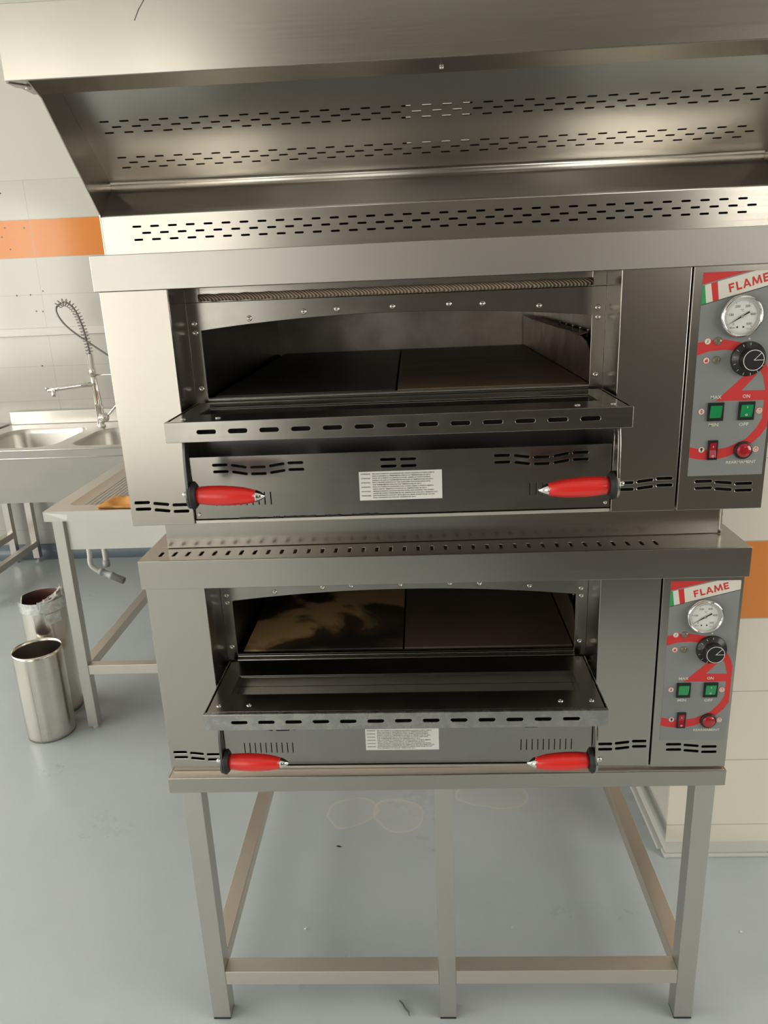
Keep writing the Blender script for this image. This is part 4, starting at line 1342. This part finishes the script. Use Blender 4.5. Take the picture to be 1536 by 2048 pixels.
py = 1.85
mb = MB()
a0 = [(-0.962, 0.05), (-0.963, -0.145), (-0.967, -0.20), (-0.960, -0.225), (-0.940, -0.243), (-0.925, -0.250)]
corr(mb, spl([(x, py, TZ(z)) for x, z in a0], 5), 0.0125, PVC_W)
mb.build('drain_hose', dr, DO)
mb = MB()
corr(mb, [(-0.892, py, TZ(0.05)), (-0.893, py, TZ(-0.195))], 0.0125, PVC_W)
mb.build('drain_hose', dr, DO)
mb = MB()
mb.lathe([(0, 0.0155), (0.03, 0.0155)], (-0.893, py, TZ(-0.225)), (0, 0, 1), PVC_G, 20)
dd = Vector((0.108, -0.02, -0.040)).normalized()
mb.lathe([(0, 0.014), (0.004, 0.018), (0.016, 0.018), (0.018, 0.0145), (0.055, 0.0145), (0.057, 0.0185), (0.068, 0.0185), (0.07, 0.016), (0.125, 0.0165), (0.125, 0.0135), (0.10, 0.013)],
         Vector((-0.930, py, TZ(-0.247))), dd, PVC_G, 24)
mb.build('drain_pipe', dr, DO)


# crumpled cloth on the drainer
mb = MB()
vs, fs = [], []
nu, nv = 36, 14
for i in range(nu + 1):
    u = i / nu
    cx = -0.612 + 0.235 * u
    cy = 1.235 + 0.050 * u + 0.012 * math.sin(u * 5)
    wd = 0.006 + 0.050 * math.sin(math.pi * min(1, u * 0.75)) ** 0.8
    ht = 0.004 + 0.034 * math.sin(math.pi * min(1, 0.08 + u * 0.62)) + 0.009 * math.sin(u * 13)
    for j in range(nv + 1):
        v = j / nv
        t = math.pi * v
        nz = noise.noise(Vector((u * 7, v * 5, 1.3))) * 0.012
        vs.append((cx + nz, cy - wd * math.cos(t), DZ + 0.0012 + max(0, (ht + nz) * math.sin(t) * (0.7 + 0.45 * math.sin(v * 9 + u * 5)))))
for i in range(nu):
    for j in range(nv):
        a = i * (nv + 1) + j
        fs.append((a, a + 1, a + nv + 2, a + nv + 1))
mb.add(vs, fs, CLOTH, True)
cl = mb.build('cleaning_cloth', None, (0, 0, 0), recalc=False)
so = cl.modifiers.new('thick', 'SOLIDIFY')
so.thickness = 0.0012
tag(cl, 'crumpled orange cloth lying on the drainer table edge', 'cloth')


# ================================================================== ADDED DARK BLOCK BEHIND THE CAMERA (unseen, darkens reflections in the steel)
ct = thing('serving_counter', 'dark brown serving counter behind the camera, reflected in the ovens', 'counter', (2.1, -2.75, 0))
MB().box(0.95, 3.3, -3.3, -2.2, 0.08, 0.90, PAINT_DARK).build('body', ct, (2.1, -2.75, 0), bevel=0.005)
MB().box(0.92, 3.33, -3.33, -2.17, 0.9005, 0.94, plain('dark_counter_top', (0.05, 0.045, 0.04), 0.35)).build('counter_top', ct, (2.1, -2.75, 0), bevel=0.004)
MB().box(1.0, 3.25, -3.25, -2.25, 0.0, 0.0795, BLACK).build('kick_plinth', ct, (2.1, -2.75, 0))


# ================================================================== STEEL CANISTERS ON THE FLOOR
def canister(loc, r, h, label, foil):
    root = thing('steel_canister', label, 'canister', loc, 0, 'steel canisters on the floor')
    mb = MB()
    seg, rows = 64, 24
    vs, fs = [], []

    def rimz(t):
        if not foil:
            return h
        # cut-away notch at the left of the rim
        d = (t - math.pi * 1.10 + math.pi) % (2 * math.pi) - math.pi
        return h - 0.052 * math.exp(-(d / 0.30) ** 4)
    for side in (0, 1):
        rr = r if side == 0 else r - 0.0016
        for i in range(rows + 1):
            for k in range(seg):
                t = 2 * math.pi * k / seg
                z = (0.0 if side == 0 else 0.002) + (rimz(t) - (0.0 if side == 0 else 0.002)) * i / rows
                vs.append((rr * math.cos(t), rr * math.sin(t), z))
    n1 = (rows + 1) * seg
    fo, fi = [], []
    for i in range(rows):
        for k in range(seg):
            j = (k + 1) % seg
            fo.append((i * seg + k, i * seg + j, (i + 1) * seg + j, (i + 1) * seg + k))
            fi.append((n1 + i * seg + j, n1 + i * seg + k, n1 + (i + 1) * seg + k, n1 + (i + 1) * seg + j))
    for k in range(seg):
        j = (k + 1) % seg
        fo.append((rows * seg + k, rows * seg + j, n1 + rows * seg + j, n1 + rows * seg + k))
    fo.append(tuple(range(seg - 1, -1, -1)))
    fi.append(tuple(n1 + k for k in range(seg)))
    mb.add(vs, fo, CAN, True)
    o0 = len(mb.v) - len(vs)
    ki = mb.mi(RUST if foil else CAN)
    for f in fi:
        mb.f.append(tuple(o0 + q for q in f))
        mb.m.append(ki)
        mb.sm.append(True)
    b = mb.build('body', root, (0, 0, 0), recalc=False)
    # long seam
    MB().box(-0.001, 0.001, -r - 0.0008, -r + 0.0002, 0.004, h - 0.06, CAN).build('seam', root)
    if foil:
        v2, f2 = [], []
        m_ = 90
        a0_, a1_ = math.radians(-152), math.radians(75)
        for i in range(9):
            for k in range(m_ + 1):
                t = a0_ + (a1_ - a0_) * k / m_
                rr = r + 0.0022 + 0.0013 * noise.noise(Vector((k * 0.55, i * 0.9, 0)))
                z = h - 0.043 + 0.045 * i / 8 + 0.002 * noise.noise(Vector((k * 0.3, 5, 0))) * (1 if i in (0, 8) else 0)
                v2.append((rr * math.cos(t), rr * math.sin(t), z))
        for i in range(8):
            for k in range(m_):
                a = i * (m_ + 1) + k
                f2.append((a, a + 1, a + m_ + 2, a + m_ + 1))
        # folded flap over the rim at the right
        fb = MB().add(v2, f2, FOIL, True)
        v3, f3 = [], []
        for i in range(9):
            for k in range(15):
                u, v = i / 8, k / 14
                t = math.radians(-75 + 130 * v)
                rad = r + 0.003 - 0.050 * u * math.sin(math.pi * v) ** 0.6
                z = h + 0.003 + 0.030 * math.sin(math.pi * min(1, u * 1.1)) * v + 0.010 * noise.noise(Vector((i * 0.8, k * 0.8, 4)))
                v3.append((rad * math.cos(t), rad * math.sin(t), z))
        for i in range(8):
            for k in range(14):
                a = i * 15 + k
                f3.append((a, a + 1, a + 16, a + 15))
        fb.add(v3, f3, FOIL, False)
        # taped square patch under the band
        v4, f4 = [], []
        for i in range(5):
            for k in range(13):
                t = math.radians(-62 + 42 * k / 12)
                v4.append(((r + 0.0012) * math.cos(t), (r + 0.0012) * math.sin(t), h - 0.092 + 0.044 * i / 4))
        for i in range(4):
            for k in range(12):
                a = i * 13 + k
                f4.append((a, a + 1, a + 14, a + 13))
        fb.add(v4, f4, FOIL, True)
        tag(fb.build('foil_wrap', root, recalc=False), 'crinkled silver foil round the rim')
    return root


canister((-0.9330, 1.2150, 0), 0.0895, 0.3630, 'open steel cylinder canister with plain stained rim, standing in front', False)
canister((-0.9760, 1.3960, 0), 0.0860, 0.5000, 'taller steel canister with foil wrapped rim standing behind the plain one', True)


# ================================================================== SMALL DEBRIS ON THE FLOOR
def bit(name, label, x, y, pts, r, mat):
    o = MB().tube([(a, b, c) for a, b, c in pts], r, mat, 6).build(name)
    o.location = (x, y, 0)
    return tag(o, label, 'debris', 'crumbs on the floor' if name == 'crumb' else None)


bit('plastic_shred', 'dark curled plastic shred on the floor just left of the middle stand leg', 0.472, 0.012,
    [(-0.012, 0.022, 0.003), (-0.004, 0.010, 0.006), (0.002, 0.0, 0.004), (0.010, -0.010, 0.006), (0.013, -0.018, 0.003)], [0.0015, 0.0025, 0.0022, 0.0025, 0.001], plain('grey_plastic_scrap', (0.12, 0.12, 0.11), 0.4))
bit('crumb', 'dark crumb on the floor under the ovens, left of the middle leg', 0.268, 0.553, [(-0.008, 0.002, 0.002), (0, 0, 0.003), (0.007, -0.002, 0.002)], [0.001, 0.0024, 0.001], HOLE)
bit('crumb', 'small white crumb on the floor between the left stand leg and middle leg', 0.205, 0.245, [(-0.003, 0, 0.002), (0.002, 0.001, 0.004), (0.004, 0, 0.002)], [0.001, 0.003, 0.001], WHITE)
bit('crumb', 'tiny white crumb on the floor right of the middle stand leg', 0.757, 0.247, [(-0.002, 0, 0.0015), (0.002, 0, 0.0015)], [0.0016, 0.0016], WHITE)
bit('crumb', 'white crumb on the dark floor to the right of the stand', 1.3437, 0.226, [(-0.003, 0, 0.002), (0, 0.002, 0.003), (0.002, 0, 0.002)], [0.0015, 0.0026, 0.0015], WHITE)
